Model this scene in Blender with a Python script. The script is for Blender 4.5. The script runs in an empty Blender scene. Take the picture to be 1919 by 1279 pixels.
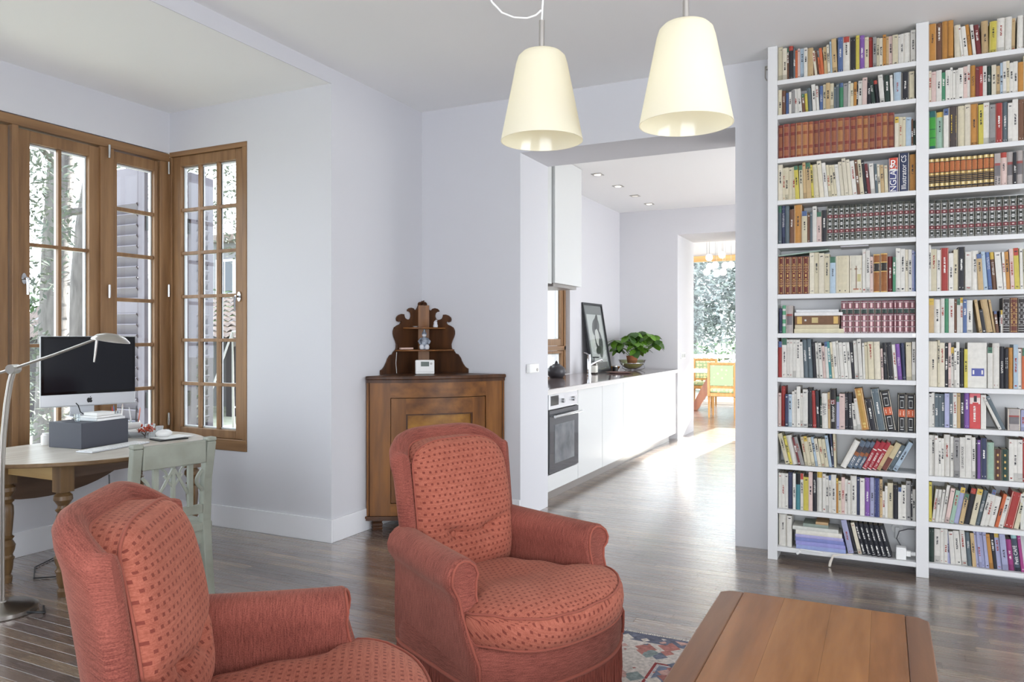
import bpy, bmesh, math, random
from mathutils import Vector, Matrix
random.seed(7)
PI = math.pi
scene = bpy.context.scene
COL = scene.collection

# ------------------------------------------------------------------ camera, sky, sun, lights, exposure
cam = bpy.data.cameras.new('camera'); camo = bpy.data.objects.new('camera', cam); COL.objects.link(camo)
camo.location = (0, 0, 1.35); camo.rotation_euler = (PI/2, 0, 0.4554)
cam.sensor_width = 36; cam.lens = 36*1420/1919; cam.shift_y = -7/1919; cam.clip_end = 400; cam.clip_start = 0.05
scene.camera = camo
scene.view_settings.view_transform = 'Standard'; scene.view_settings.look = 'None'
scene.view_settings.gamma = 1; scene.view_settings.use_curve_mapping = False
scene.view_settings.exposure = 0.84
world = bpy.data.worlds.new('sky'); scene.world = world; world.use_nodes = True
bg = world.node_tree.nodes['Background']; bg.inputs[0].default_value = (0.84, 0.91, 1.0, 1); bg.inputs[1].default_value = 3.3
sun = bpy.data.lights.new('sun', 'SUN'); sun.energy = 24; sun.angle = 0.009; sun.color = (1, 0.95, 0.87)
so = bpy.data.objects.new('sun', sun); COL.objects.link(so)
so.rotation_euler = Vector((-0.09, -1.0, -0.36)).to_track_quat('-Z', 'Y').to_euler()

def area(name, loc, target, w, h, power, color=(1, 1, 1)):
    l = bpy.data.lights.new(name, 'AREA'); l.shape = 'RECTANGLE'; l.size = w; l.size_y = h; l.energy = power; l.color = color
    o = bpy.data.objects.new(name, l); COL.objects.link(o); o.location = loc
    o.rotation_euler = (Vector(target)-Vector(loc)).to_track_quat('-Z', 'Y').to_euler()
    return o
# fill lamps added out of view: behind, right, kitchen and dining sides
area('fill_lamp_near', (0.4, -3.3, 1.2), (0.2, -0.6, 2.6), 3.6, 1.8, 36, (0.97, 0.98, 1.0))
area('fill_lamp_right', (3.8, 0.6, 1.2), (1.8, 0.9, 2.9), 2.6, 1.6, 38, (1.0, 0.99, 0.97))
area('fill_lamp_kitchen', (1.05, 7.8, 1.5), (-3, 7.8, 1.2), 2.8, 2.2, 27, (1.0, 0.97, 0.91))
area('fill_lamp_dining', (2.3, 13.2, 1.6), (-2.5, 13.2, 1.4), 2.6, 2.2, 34, (1.0, 0.99, 0.96))
for nm, loc, tgt, w, h in (('portal_alcove', (-4.99, 2.7, 1.6), (0, 2.7, 1.6), 2.5, 2.2), ('portal_alcove_side', (-4.39, 4.3, 1.6), (-4.39, 0, 1.6), .8, 2.2)):
    p = area(nm, loc, tgt, w, h, 1); p.data.cycles.is_portal = True

# ------------------------------------------------------------------ helpers
def lin(c):
    return tuple((x/255/12.92 if x/255 <= .04045 else ((x/255+.055)/1.055)**2.4) for x in c)
def link(nt, a, b): nt.links.new(a, b)
MATS = {}
def mat(name, rgb, rough=.5, metal=0.0, spec=.5, noise=0, nscale=8, stretch=(1, 1, 1), bump=0, bscale=60, rgb2=None, coat=0, trans=0, emit=None, estr=0, ior=1.45, sub=0):
    m = bpy.data.materials.new(name); m.use_nodes = True; nt = m.node_tree; b = nt.nodes['Principled BSDF']
    c = lin(rgb)
    b.inputs['Base Color'].default_value = (*c, 1); b.inputs['Roughness'].default_value = rough; b.inputs['Metallic'].default_value = metal
    b.inputs['Specular IOR Level'].default_value = spec; b.inputs['Coat Weight'].default_value = coat; b.inputs['Transmission Weight'].default_value = trans
    b.inputs['IOR'].default_value = ior
    if emit: b.inputs['Emission Color'].default_value = (*lin(emit), 1); b.inputs['Emission Strength'].default_value = estr
    if noise or bump or rgb2:
        tc = nt.nodes.new('ShaderNodeTexCoord'); mp = nt.nodes.new('ShaderNodeMapping'); link(nt, tc.outputs['Object'], mp.inputs[0])
        mp.inputs['Scale'].default_value = stretch
        n = nt.nodes.new('ShaderNodeTexNoise'); n.inputs['Scale'].default_value = nscale; n.inputs['Detail'].default_value = 5
        link(nt, mp.outputs[0], n.inputs[0])
        if rgb2 or noise:
            r = nt.nodes.new('ShaderNodeValToRGB'); c2 = lin(rgb2) if rgb2 else tuple(x*(1-noise) for x in c)
            r.color_ramp.elements[0].position = .3; r.color_ramp.elements[1].position = .7
            r.color_ramp.elements[0].color = (*c2, 1); r.color_ramp.elements[1].color = (*c, 1)
            link(nt, n.outputs[0], r.inputs[0]); link(nt, r.outputs[0], b.inputs['Base Color'])
        if bump:
            n2 = nt.nodes.new('ShaderNodeTexNoise'); n2.inputs['Scale'].default_value = bscale; n2.inputs['Detail'].default_value = 3
            link(nt, mp.outputs[0], n2.inputs[0])
            bp = nt.nodes.new('ShaderNodeBump'); bp.inputs['Strength'].default_value = bump; bp.inputs['Distance'].default_value = .004
            link(nt, n2.outputs[0], bp.inputs['Height']); link(nt, bp.outputs[0], b.inputs['Normal'])
    MATS[name] = m
    return m
def wood(name, c1, c2, axis=2, rough=.38, scale=1.0, spec=.5, bump=.12, ring=14):
    """grain runs along AXIS of the object"""
    st = [ring, ring, ring]; st[axis] = 1.1
    return mat(name, c1, rough=rough, rgb2=c2, nscale=1.6*scale, stretch=tuple(st), bump=bump, bscale=9*scale, spec=spec)
def glass_mat(name, tint=(1, 1, 1), gloss=.07, rough=.0):
    m = bpy.data.materials.new(name); m.use_nodes = True; nt = m.node_tree; nt.nodes.clear()
    o = nt.nodes.new('ShaderNodeOutputMaterial'); mx = nt.nodes.new('ShaderNodeMixShader'); t = nt.nodes.new('ShaderNodeBsdfTransparent'); g = nt.nodes.new('ShaderNodeBsdfGlossy')
    t.inputs[0].default_value = (*tint, 1); g.inputs['Roughness'].default_value = rough
    fr = nt.nodes.new('ShaderNodeFresnel'); fr.inputs[0].default_value = 1.45
    ml = nt.nodes.new('ShaderNodeMath'); ml.operation = 'MULTIPLY'; ml.inputs[1].default_value = gloss/.04; ml.use_clamp = True
    ge = nt.nodes.new('ShaderNodeNewGeometry'); iv = nt.nodes.new('ShaderNodeMath'); iv.operation = 'SUBTRACT'; iv.inputs[0].default_value = 1; m4 = nt.nodes.new('ShaderNodeMath'); m4.operation = 'MULTIPLY'
    link(nt, ge.outputs['Backfacing'], iv.inputs[1]); link(nt, fr.outputs[0], ml.inputs[0]); link(nt, ml.outputs[0], m4.inputs[0]); link(nt, iv.outputs[0], m4.inputs[1]); link(nt, m4.outputs[0], mx.inputs[0])
    link(nt, t.outputs[0], mx.inputs[1]); link(nt, g.outputs[0], mx.inputs[2]); link(nt, mx.outputs[0], o.inputs[0])
    return m

class MB:
    """collects geometry of one mesh"""
    def __init__(s): s.v = []; s.f = []; s.mi = []; s.uv = []; s.col = []
    def face(s, idx, m=0, uv=None, col=None): s.f.append(tuple(idx)); s.mi.append(m); s.uv.append(uv); s.col.append(col)
    def pts(s, P): n = len(s.v); s.v += [tuple(p) for p in P]; return n
    def box(s, a, b, m=0, M=None, col=None):
        x0, y0, z0 = a; x1, y1, z1 = b
        P = [(x0,y0,z0),(x1,y0,z0),(x1,y1,z0),(x0,y1,z0),(x0,y0,z1),(x1,y0,z1),(x1,y1,z1),(x0,y1,z1)]
        if M: P = [M @ Vector(p) for p in P]
        n = s.pts(P)
        for q in ((0,3,2,1),(4,5,6,7),(0,1,5,4),(1,2,6,5),(2,3,7,6),(3,0,4,7)): s.face([n+i for i in q], m, col=col)
        return s
    def cbox(s, c, d, m=0, rz=0, M=None, col=None):
        T = Matrix.Translation(c) @ Matrix.Rotation(rz, 4, 'Z')
        if M: T = Matrix.Translation(c) @ M
        return s.box((-d[0]/2,-d[1]/2,-d[2]/2), (d[0]/2,d[1]/2,d[2]/2), m, T, col)
    def prism(s, poly, M, h, m=0, m2=None):
        """extrude a 2-D polygon (x, y) by h along z, then place with M"""
        k = len(poly); a = s.pts([M @ Vector((x, y, 0)) for x, y in poly]); b = s.pts([M @ Vector((x, y, h)) for x, y in poly])
        s.face([a+i for i in reversed(range(k))], m); s.face([b+i for i in range(k)], m if m2 is None else m2)
        for i in range(k): j = (i+1) % k; s.face((a+i, a+j, b+j, b+i), m)
        return s
    def cyl(s, p0, p1, r0, r1=None, seg=12, m=0, caps=True):
        r1 = r0 if r1 is None else r1; p0 = Vector(p0); p1 = Vector(p1)
        q = (p1-p0).to_track_quat('Z', 'Y')
        A = [p0+q @ Vector((r0*math.cos(2*PI*i/seg), r0*math.sin(2*PI*i/seg), 0)) for i in range(seg)]
        B = [p1+q @ Vector((r1*math.cos(2*PI*i/seg), r1*math.sin(2*PI*i/seg), 0)) for i in range(seg)]
        a = s.pts(A); b = s.pts(B)
        for i in range(seg): j = (i+1) % seg; s.face((a+i, a+j, b+j, b+i), m)
        if caps: s.face([a+i for i in reversed(range(seg))], m); s.face([b+i for i in range(seg)], m)
        return s
    def lathe(s, prof, c=(0, 0, 0), seg=20, m=0, M=None, closed=False):
        rows = []
        for r, z in prof:
            P = [Vector((c[0]+r*math.cos(2*PI*i/seg), c[1]+r*math.sin(2*PI*i/seg), c[2]+z)) for i in range(seg)]
            if M: P = [M @ p for p in P]
            rows.append(s.pts(P))
        for a, b in zip(rows, rows[1:]):
            for i in range(seg): j = (i+1) % seg; s.face((a+i, a+j, b+j, b+i), m)
        if not closed:
            if prof[0][0] > 1e-4: s.face([rows[0]+i for i in reversed(range(seg))], m)
            if prof[-1][0] > 1e-4: s.face([rows[-1]+i for i in range(seg)], m)
        return s
    def tube(s, path, r, seg=8, m=0, closed=False, caps=True):
        path = [Vector(p) for p in path]; k = len(path); rows = []; up = None
        for i, p in enumerate(path):
            if closed: d = path[(i+1) % k]-path[i-1]
            else: d = path[min(i+1, k-1)]-path[max(i-1, 0)]
            d.normalize()
            if up is None: up = d.orthogonal().normalized()
            else:
                up = up-d*up.dot(d)
                up = up.normalized() if up.length > 1e-6 else d.orthogonal().normalized()
            w = d.cross(up); rr = r[i] if isinstance(r, (list, tuple)) else r
            rows.append(s.pts([p+(up*math.cos(2*PI*j/seg)+w*math.sin(2*PI*j/seg))*rr for j in range(seg)]))
        pr = list(zip(rows, rows[1:]))
        if closed: pr.append((rows[-1], rows[0]))
        for a, b in pr:
            for i in range(seg): j = (i+1) % seg; s.face((a+i, a+j, b+j, b+i), m)
        if caps and not closed: s.face([rows[0]+i for i in reversed(range(seg))], m); s.face([rows[-1]+i for i in range(seg)], m)
        return s
    def sphere(s, c, r, seg=12, m=0, sc=(1, 1, 1)):
        n = seg//2
        prof = [(r*math.sin(PI*i/n), -r*math.cos(PI*i/n)) for i in range(n+1)]
        M = Matrix.Translation(c) @ Matrix.Diagonal((*sc, 1))
        return s.lathe([(max(a, 1e-5), b) for a, b in prof], seg=seg, m=m, M=M, closed=True)
    def grid(s, fn, nu, nv, m=0, cu=False, cv=False, uv=None):
        """fn(u, v) -> point; u, v in 0..1"""
        du = nu if cu else nu-1; dv = nv if cv else nv-1
        n = s.pts([fn(i/du, j/dv) for i in range(nu) for j in range(nv)])
        for i in range(nu if cu else nu-1):
            for j in range(nv if cv else nv-1):
                a = n+i*nv+j; b = n+((i+1) % nu)*nv+j; c = n+((i+1) % nu)*nv+(j+1) % nv; d = n+i*nv+(j+1) % nv
                u = None
                if uv: u = [uv(i/du, j/dv), uv((i+1)/du, j/dv), uv((i+1)/du, (j+1)/dv), uv(i/du, (j+1)/dv)]
                s.face((a, b, c, d), m, u)
        return s
    def mesh(s, name, mats, smooth=None):
        me = bpy.data.meshes.new(name); me.from_pydata(s.v, [], s.f)
        for m in (mats if isinstance(mats, (list, tuple)) else [mats]): me.materials.append(m)
        me.polygons.foreach_set('material_index', s.mi)
        if any(u for u in s.uv):
            L = me.uv_layers.new(name='UVMap').data
            for p, u in zip(me.polygons, s.uv):
                if u:
                    for k, li in enumerate(p.loop_indices): L[li].uv = u[k]
        if any(c is not None for c in s.col):
            A = me.color_attributes.new('Col', 'FLOAT_COLOR', 'CORNER').data
            B = me.color_attributes.new('Ink', 'FLOAT_COLOR', 'CORNER').data
            for p, c in zip(me.polygons, s.col):
                c = c or ((.8, .8, .8), (0, 0, 0), 0)
                for li in p.loop_indices: A[li].color = (*c[0], 1); B[li].color = (*c[1], c[2])
        if smooth:
            me.polygons.foreach_set('use_smooth', [True]*len(me.polygons)); me.update(); me.set_sharp_from_angle(angle=math.radians(smooth))
        me.update()
        return me
    def build(s, name, mats, parent=None, smooth=None, bevel=0, seg=2, weld=False):
        me = s.mesh(name, mats, smooth)
        if weld:
            bm = bmesh.new(); bm.from_mesh(me); bmesh.ops.remove_doubles(bm, verts=bm.verts, dist=1e-5); bmesh.ops.recalc_face_normals(bm, faces=bm.faces); bm.to_mesh(me); bm.free()
        o = bpy.data.objects.new(name, me); COL.objects.link(o)
        if parent: o.parent = parent
        if bevel:
            b = o.modifiers.new('bevel', 'BEVEL'); b.width = bevel; b.segments = seg; b.limit_method = 'ANGLE'; b.angle_limit = math.radians(40)
        return o

def tag(o, label, cat, group=None, kind=None):
    o['label'] = label; o['category'] = cat
    if group: o['group'] = group
    if kind: o['kind'] = kind
    return o
def thing(name, label, cat, loc=(0, 0, 0), rz=0, group=None):
    o = bpy.data.objects.new(name, None); COL.objects.link(o); o.location = loc; o.rotation_euler = (0, 0, rz); o.empty_display_size = .1
    return tag(o, label, cat, group)
def struct(o, label=None):
    o['kind'] = 'structure'
    if label: o['label'] = label; o['category'] = label.split('|')[-1] if '|' in label else 'building part'
    return o
def copy_tree(o, parent=None):
    c = o.copy(); COL.objects.link(c)
    if parent: c.parent = parent
    for ch in list(o.children): copy_tree(ch, c)
    return c
def text(name, body, size, M, m, parent=None, ext=.0004, align='CENTER'):
    cu = bpy.data.curves.new(name, 'FONT'); cu.body = body; cu.size = size; cu.extrude = ext; cu.align_x = align; cu.align_y = 'CENTER'
    cu.materials.append(m); tmp = bpy.data.objects.new(name, cu); me = bpy.data.meshes.new_from_object(tmp); bpy.data.objects.remove(tmp); bpy.data.curves.remove(cu)
    o = bpy.data.objects.new(name, me); COL.objects.link(o)
    if parent: o.parent = parent
    o.matrix_local = M
    return o
def rot(ax, deg): return Matrix.Rotation(math.radians(deg), 4, ax)
def T(x, y, z): return Matrix.Translation((x, y, z))

# ------------------------------------------------------------------ materials
white_paint = mat('white_wall_paint', (210, 210, 214), rough=.75, spec=.25, bump=.03, bscale=180)
ceil_paint = mat('ceiling_paint', (243, 243, 243), rough=.85, spec=.2)
skirt_paint = mat('skirting_paint', (232, 233, 236), rough=.4)
shelf_paint = mat('shelf_lacquer', (220, 220, 220), rough=.5)
lacquer = mat('white_gloss_lacquer', (212, 214, 213), rough=.16)
plinth_m = mat('brushed_plinth', (150, 145, 140), rough=.35, metal=.6)
pine = wood('golden_window_oak', (152, 116, 80), (122, 90, 60), 2, rough=.4)
pine_h = wood('golden_window_oak_rail', (152, 116, 80), (124, 92, 62), 1, rough=.4)
pine_x = wood('golden_window_oak_rail_x', (152, 116, 80), (124, 92, 62), 0, rough=.4)
oak_light = wood('light_oak_lintel', (214, 172, 116), (190, 146, 92), 0)
pane_m = glass_mat('window_glass', (.97, .985, .98), .05)
chrome = mat('chrome', (215, 218, 222), rough=.12, metal=1)
nickel = mat('brushed_nickel', (190, 186, 180), rough=.3, metal=1)
black_pl = mat('black_plastic', (24, 24, 26), rough=.4)
white_pl = mat('white_plastic', (238, 238, 236), rough=.35)
walnut = wood('cupboard_walnut', (146, 96, 48), (94, 58, 30), 2, rough=.36, ring=9, spec=.35)
walnut_h = wood('cupboard_walnut_rail', (140, 92, 46), (94, 58, 30), 0, rough=.36, ring=9, spec=.35)
walnut_d = wood('cupboard_walnut_dark', (92, 58, 34), (58, 36, 22), 2, rough=.38, ring=9, spec=.35)
walnut_p = wood('cupboard_panel_oak', (166, 118, 52), (124, 82, 34), 0, rough=.34, ring=10, spec=.35)
# ------------------------------------------------------------------ the room
WH = 3.12          # main ceiling
AX = -4.775        # alcove window wall (inner face)
def wallbox(name, a, b, m=white_paint):
    return struct(MB().box(a, b).build(name, m))
# floor slab + planks
fl = struct(MB().box((-5.1, -3.7, -.16), (4.2, 16, -.013)).build('floor', mat('screed_under_planks', (60, 48, 40), rough=.9)))
def plank_material():
    m = bpy.data.materials.new('parquet_plank'); m.use_nodes = True; nt = m.node_tree; b = nt.nodes['Principled BSDF']
    a = nt.nodes.new('ShaderNodeVertexColor'); a.layer_name = 'Col'
    tc = nt.nodes.new('ShaderNodeTexCoord'); mp = nt.nodes.new('ShaderNodeMapping'); mp.inputs['Scale'].default_value = (1.4, 26, 8); link(nt, tc.outputs['Object'], mp.inputs[0])
    n = nt.nodes.new('ShaderNodeTexNoise'); n.inputs['Scale'].default_value = 2.2; n.inputs['Detail'].default_value = 6; n.inputs['Distortion'].default_value = .6; link(nt, mp.outputs[0], n.inputs[0])
    r = nt.nodes.new('ShaderNodeMapRange'); r.inputs[1].default_value = .3; r.inputs[2].default_value = .7; r.inputs[3].default_value = .86; r.inputs[4].default_value = 1.1; link(nt, n.outputs[0], r.inputs[0])
    mx = nt.nodes.new('ShaderNodeMix'); mx.data_type = 'RGBA'; mx.blend_type = 'MULTIPLY'; mx.inputs[0].default_value = 1
    link(nt, a.outputs[0], mx.inputs[6]); link(nt, r.outputs[0], mx.inputs[7]); link(nt, mx.outputs[2], b.inputs['Base Color'])
    r2 = nt.nodes.new('ShaderNodeMapRange'); r2.inputs[3].default_value = .22; r2.inputs[4].default_value = .32; link(nt, n.outputs[0], r2.inputs[0]); link(nt, r2.outputs[0], b.inputs['Roughness'])
    b.inputs['Specular IOR Level'].default_value = .8; b.inputs['Coat Weight'].default_value = 1; b.inputs['Coat IOR'].default_value = 1.85; b.inputs['Coat Roughness'].default_value = .2
    bp = nt.nodes.new('ShaderNodeBump'); bp.inputs['Strength'].default_value = .08; bp.inputs['Distance'].default_value = .002; link(nt, n.outputs[0], bp.inputs['Height']); link(nt, bp.outputs[0], b.inputs['Normal'])
    return m
plank_m = plank_material()
def seen(x, y):
    f = -.4397*x+.8981*y; r = .8981*x+.4397*y
    return f > .8 and abs(r/f) < .72 and 1.35/f < .50
planks = []
W = .064; rr = random.Random(3)
y = -3.5; row = 0
tones = [(114, 94, 82), (105, 87, 77), (125, 106, 92), (94, 78, 71), (116, 98, 88), (140, 120, 101), (108, 92, 86)]
while y < 15.4:
    x = -5.0-rr.random()*1.1
    x_end = 4.0
    if y > 5.04: x_end = 1.6
    while x < x_end:
        L = rr.choice((.6, .8, 1.0, 1.2))*(1.5 if y > 5 else 1)
        t = lin(rr.choice(tones)); k = rr.uniform(.88, 1.1)
        ok = True
        if x+L < -5 : ok = False
        if ok: planks.append((x, y, min(L, x_end-x), tuple(c*k for c in t), rr.uniform(-.00015, .00015)))
        x += L
    y += W; row += 1
def plank_into(mb, p):
    x, y, L, c, dz = p
    g = .0003; z0 = -.0125; z1 = dz-.0004; e = .0005
    n = mb.pts([(x+g,y+g,z0),(x+L-g,y+g,z0),(x+L-g,y+W-g,z0),(x+g,y+W-g,z0),(x+g,y+g,z1-e),(x+L-g,y+g,z1-e),(x+L-g,y+W-g,z1-e),(x+g,y+W-g,z1-e),
                (x+g+e,y+g+e,z1),(x+L-g-e,y+g+e,z1),(x+L-g-e,y+W-g-e,z1),(x+g+e,y+W-g-e,z1)])
    cc = (c, (0, 0, 0), 0)
    for q in ((4,5,9,8),(5,6,10,9),(6,7,11,10),(7,4,8,11),(8,9,10,11),(0,1,5,4),(1,2,6,5),(2,3,7,6),(3,0,4,7)): mb.face([n+i for i in q], 0, col=cc)
def plank_key(p):
    cx, cy = p[0]+p[2]/2, p[1]+W/2
    return (0 if (seen(cx, cy) or seen(p[0]+.1, cy) or seen(p[0]+p[2]-.1, cy)) and cy < 9.5 else 1, cx*cx+cy*cy)
planks.sort(key=plank_key)
for p in planks[:295]:
    mb = MB(); plank_into(mb, p); mb.build('plank', plank_m, fl)
mb = MB()
for p in planks[295:]: plank_into(mb, p)
mb.build('plank_field', plank_m, fl)['kind'] = 'stuff'

# walls
struct(MB().box((-5.2, 10.95, 3.47), (2.6, 15.7, 7.4)).box((-3.6, 5.6, 3.47), (2.6, 10.95, 7.4)).build('sun_block_upper_storey', white_paint))  # unseen block added above kitchen and dining to keep sun off the alcove
struct(MB().box((-3.257, -3.7, WH), (4.2, 5.55, WH+.2)).box((-5.1, .35, 3.02), (-3.262, 4.25, 3.32)).build('ceiling', ceil_paint))
struct(MB().box((-3.6, 5.55, 3.06), (1.6, 10.95, 3.26)).build('ceiling_kitchen', ceil_paint))
struct(MB().box((-5, 10.95, 3.26), (2.6, 15.6, 3.46)).box((-5, 15.5, 3.3), (2.6, 17.2, 3.46)).build('ceiling_dining_sun_overhang', ceil_paint))  # second box is an unseen overhang added to trim the kitchen sun
w = MB()   # alcove side wall with its window opening, and the pier next to it
w.box((-4.0, 3.95, 0), (-3.257, 4.25, 3.02)).box((AX-.3, 3.95, 0), (-4.0, 4.25, .545)).box((AX-.3, 3.95, 2.726), (-4.0, 4.25, 3.02))
struct(w.build('wall_alcove_side', white_paint))
wallbox('wall_pier', (-3.56, 4.25, 0), (-3.257, 5.04, 3.12))
wallbox('wall_alcove_window', (AX-.3, .35, 0), (AX, 3.95, .545)); wallbox('wall_alcove_head', (AX-.3, .35, 2.72), (AX, 3.95, 3.02))
wallbox('wall_alcove_near', (AX-.3, .05, 0), (-3.257, .35, 3.02))
wallbox('wall_left', (-3.56, -3.7, 0), (-3.257, .05, 3.12))
w = MB().box((-3.56, 5.04, 0), (-2.4, 5.55, 3.12)).box((-2.4, 5.04, 2.71), (-.859, 5.55, 3.12)).box((-.859, 5.04, 0), (4.2, 5.55, 3.12))
struct(w.build('wall_back', white_paint))
# the two walls that stay out of the picture, each with an opening added to let light in
w = MB().box((4.0, -3.7, 0), (4.2, -.8, WH)).box((4.0, 2.0, 0), (4.2, 5.04, WH)).box((4.0, -.8, 0), (4.2, 2, .4)).box((4.0, -.8, 2.6), (4.2, 2, WH)); struct(w.build('wall_right', white_paint))
w = MB().box((-3.257, -3.7, 0), (-1.5, -3.5, WH)).box((2.3, -3.7, 0), (4.0, -3.5, WH)).box((-1.5, -3.7, 0), (2.3, -3.5, .3)).box((-1.5, -3.7, 2.75), (2.3, -3.5, WH)); struct(w.build('wall_near', white_paint))
# kitchen
KX = -3.25
w = MB().box((KX-.3, 5.55, 0), (KX, 7.0, 3.06)).box((KX-.3, 8.157, 0), (KX, 10.0, 3.06)).box((KX-.3, 7.0, 0), (KX, 8.157, .93)).box((KX-.3, 7.0, 2.25), (KX, 8.157, 3.06))
struct(w.build('wall_kitchen_left', white_paint))
w = MB().box((KX-.3, 10.0, 0), (-2.45, 10.95, 3.26)).box((-2.45, 10.0, 2.713), (-1.67, 10.95, 3.26)).box((-1.67, 10.0, 0), (1.6, 10.95, 3.26))
struct(w.build('wall_kitchen_back', white_paint))
w = MB().box((1.2, 5.55, 0), (1.6, 6.2, 3.06)).box((1.2, 9.4, 0), (1.6, 10, 3.06)).box((1.2, 6.2, 0), (1.6, 9.4, .3)).box((1.2, 6.2, 2.7), (1.6, 9.4, 3.06)); struct(w.build('wall_kitchen_right', white_paint))  # unseen wall, its opening added to let sky light into the kitchen
# dining room
struct(MB().box((-5.2, 10.95, 0), (-5, 15.5, 3.26)).build('wall_dining_left', white_paint))
w = MB().box((2.4, 10.95, 0), (2.6, 11.8, 3.26)).box((2.4, 14.6, 0), (2.6, 15.5, 3.26)).box((2.4, 11.8, 2.7), (2.6, 14.6, 3.26)).box((2.4, 11.8, 0), (2.6, 14.6, .3)); struct(w.build('wall_dining_right', white_paint))
struct(MB().box((-5, 15.5, 2.98), (2.6, 15.7, 3.3)).build('wall_dining_head', white_paint))
struct(MB().box((-3.263, .35, 3.0195), (-3.257, 4.25, 3.125)).build('trim_1', white_paint))
# skirting boards
def skirt(name, a, b): 
    o = MB().box(a, b).build(name, skirt_paint, bevel=.0015); struct(o)
skirt('baseboard_alcove_side', (AX, 3.935, 0), (-3.242, 3.95, .151)); skirt('baseboard_pier', (-3.257, 3.9505, 0), (-3.242, 5.04, .151))
skirt('baseboard_window', (AX, .35, 0), (AX+.015, 3.935, .151)); skirt('baseboard_back_left', (-3.242, 5.025, 0), (-2.4, 5.04, .151))
# picture hook high on the back wall
hk = MB().tube([(-.663, 5.03, 3.06), (-.668, 5.0, 3.06), (-.668, 5.0, 2.99), (-.66, 5.015, 2.975)], .004, 6).cyl((-.663, 5.02, 3.06), (-.663, 5.04, 3.06), .012)
tag(hk.build('wall_hook', nickel, smooth=40), 'small bent metal hook high on the wall beside the bookcase', 'hook')

# ------------------------------------------------------------------ windows
def lever(parent, M, m=chrome):
    """oval rose and lever of a window handle, built in plane xz facing -y then placed"""
    b = MB()
    b.prism([(.016*math.cos(a)*1.0, .034*math.sin(a)) for a in [2*PI*i/16 for i in range(16)]], M @ rot('X', 90), .012)
    b.cyl(M @ Vector((0, -.012, 0)), M @ Vector((0, -.045, 0)), .009)
    b.tube([M @ Vector(p) for p in ((0, -.045, 0), (.0, -.05, -.02), (0, -.048, -.10))], [.009, .009, .007], 8)
    return b.build('handle', m, parent, smooth=40)
def casement(win, name, M, w, h, st, rows, cols, bar=.022, depth=.055, handle=None, top=.075, bot=.075, mv=pine, mh=pine):
    """casement in local xz plane (x 0..w, z 0..h), inner face at y=0, outwards is +y"""
    b = MB()
    for x0, x1 in ((0, st), (w-st, w)): b.box((x0, 0, 0), (x1, depth, h), 0, M)
    b.box((st, 0, 0), (w-st, depth, bot), 1, M).box((st, 0, h-top), (w-st, depth, h), 1, M)
    c = b.build('casement', [mv, mh], win, bevel=.004)
    gw = w-2*st; gh = h-top-bot; cw = gw/cols; ch = gh/rows
    for i in range(1, cols):
        MB().box((st+i*cw-bar/2, .008, bot), (st+i*cw+bar/2, depth-.012, h-top), 0, M).build('glazing_bar', mv, c, bevel=.003)
    for j in range(1, rows):
        MB().box((st, .009, bot+j*ch-bar/2), (w-st, depth-.013, bot+j*ch+bar/2), 0, M).build('glazing_bar', mh, c, bevel=.003)
    for i in range(cols):
        for j in range(rows):
            MB().box((st+i*cw, .027, bot+j*ch), (st+(i+1)*cw, .031, bot+(j+1)*ch), 0, M).build('pane', pane_m, c)
    sp_ = MB(); k_ = .010
    for i in range(cols):
        for j in range(rows):
            x0, x1, z0, z1 = st+i*cw+.002, st+(i+1)*cw-.002, bot+j*ch+.002, bot+(j+1)*ch-.002
            sp_.box((x0, .032, z0), (x0+k_, .052, z1), 0, M).box((x1-k_, .032, z0), (x1, .052, z1), 0, M).box((x0+k_, .032, z0), (x1-k_, .052, z0+k_), 0, M).box((x0+k_, .032, z1-k_), (x1-k_, .052, z1), 0, M)
    sp_.build('outer_beading', skirt_paint, c)['kind'] = 'stuff'
    if handle: lever(c, M @ T(*handle))
    return c
def window_thing(name, label):
    o = bpy.data.objects.new(name, None); COL.objects.link(o); o['kind'] = 'structure'; o['label'] = label; o['category'] = 'window'; return o
# window 1: along the alcove's long side (plane X = AX); local x runs along +Y, local y points outside (-X)
Mw1 = Matrix(((0, -1, 0, AX-.03), (1, 0, 0, 0), (0, 0, 1, 0), (0, 0, 0, 1)))
w1 = window_thing('window_1', 'long oak window of tall casements behind the desk')
f = MB()
f.box((.9, -.03, 2.655), (3.95, .09, 2.715), 0, Mw1).box((.9, -.05, .5), (3.95, .09, .575), 0, Mw1)
fo = f.build('frame', pine_h, w1, bevel=.004)
f = MB()
for a, b_ in ((.9, .96), (2.812, 2.852), (3.40, 3.50), (3.872, 3.95)): f.box((a, -.025 if a > 3 else -.03, .575), (b_, .09, 2.655), 0, Mw1)
f.build('frame_post', pine, w1, bevel=.004)
M0 = Mw1 @ T(0, -.008, .585)
casement(w1, 'c', M0 @ T(1.93, 0, 0), .872, 2.06, .075, 3, 2, handle=None)
casement(w1, 'c', M0 @ T(.97, 0, 0), .95, 2.06, .075, 3, 2)
casement(w1, 'c', M0 @ T(2.856, 0, 0), .55, 2.06, .078, 3, 2, handle=(.035, 0, 1.13))
casement(w1, 'c', M0 @ T(3.505, 0, 0), .362, 2.06, .03, 6, 1, bar=.026)
for z in (2.58, 1.62, .68): MB().cyl(Mw1 @ Vector((3.452, -.04, z)), Mw1 @ Vector((3.452, -.04, z+.09)), .009).build('hinge', chrome, w1, smooth=40)
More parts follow.
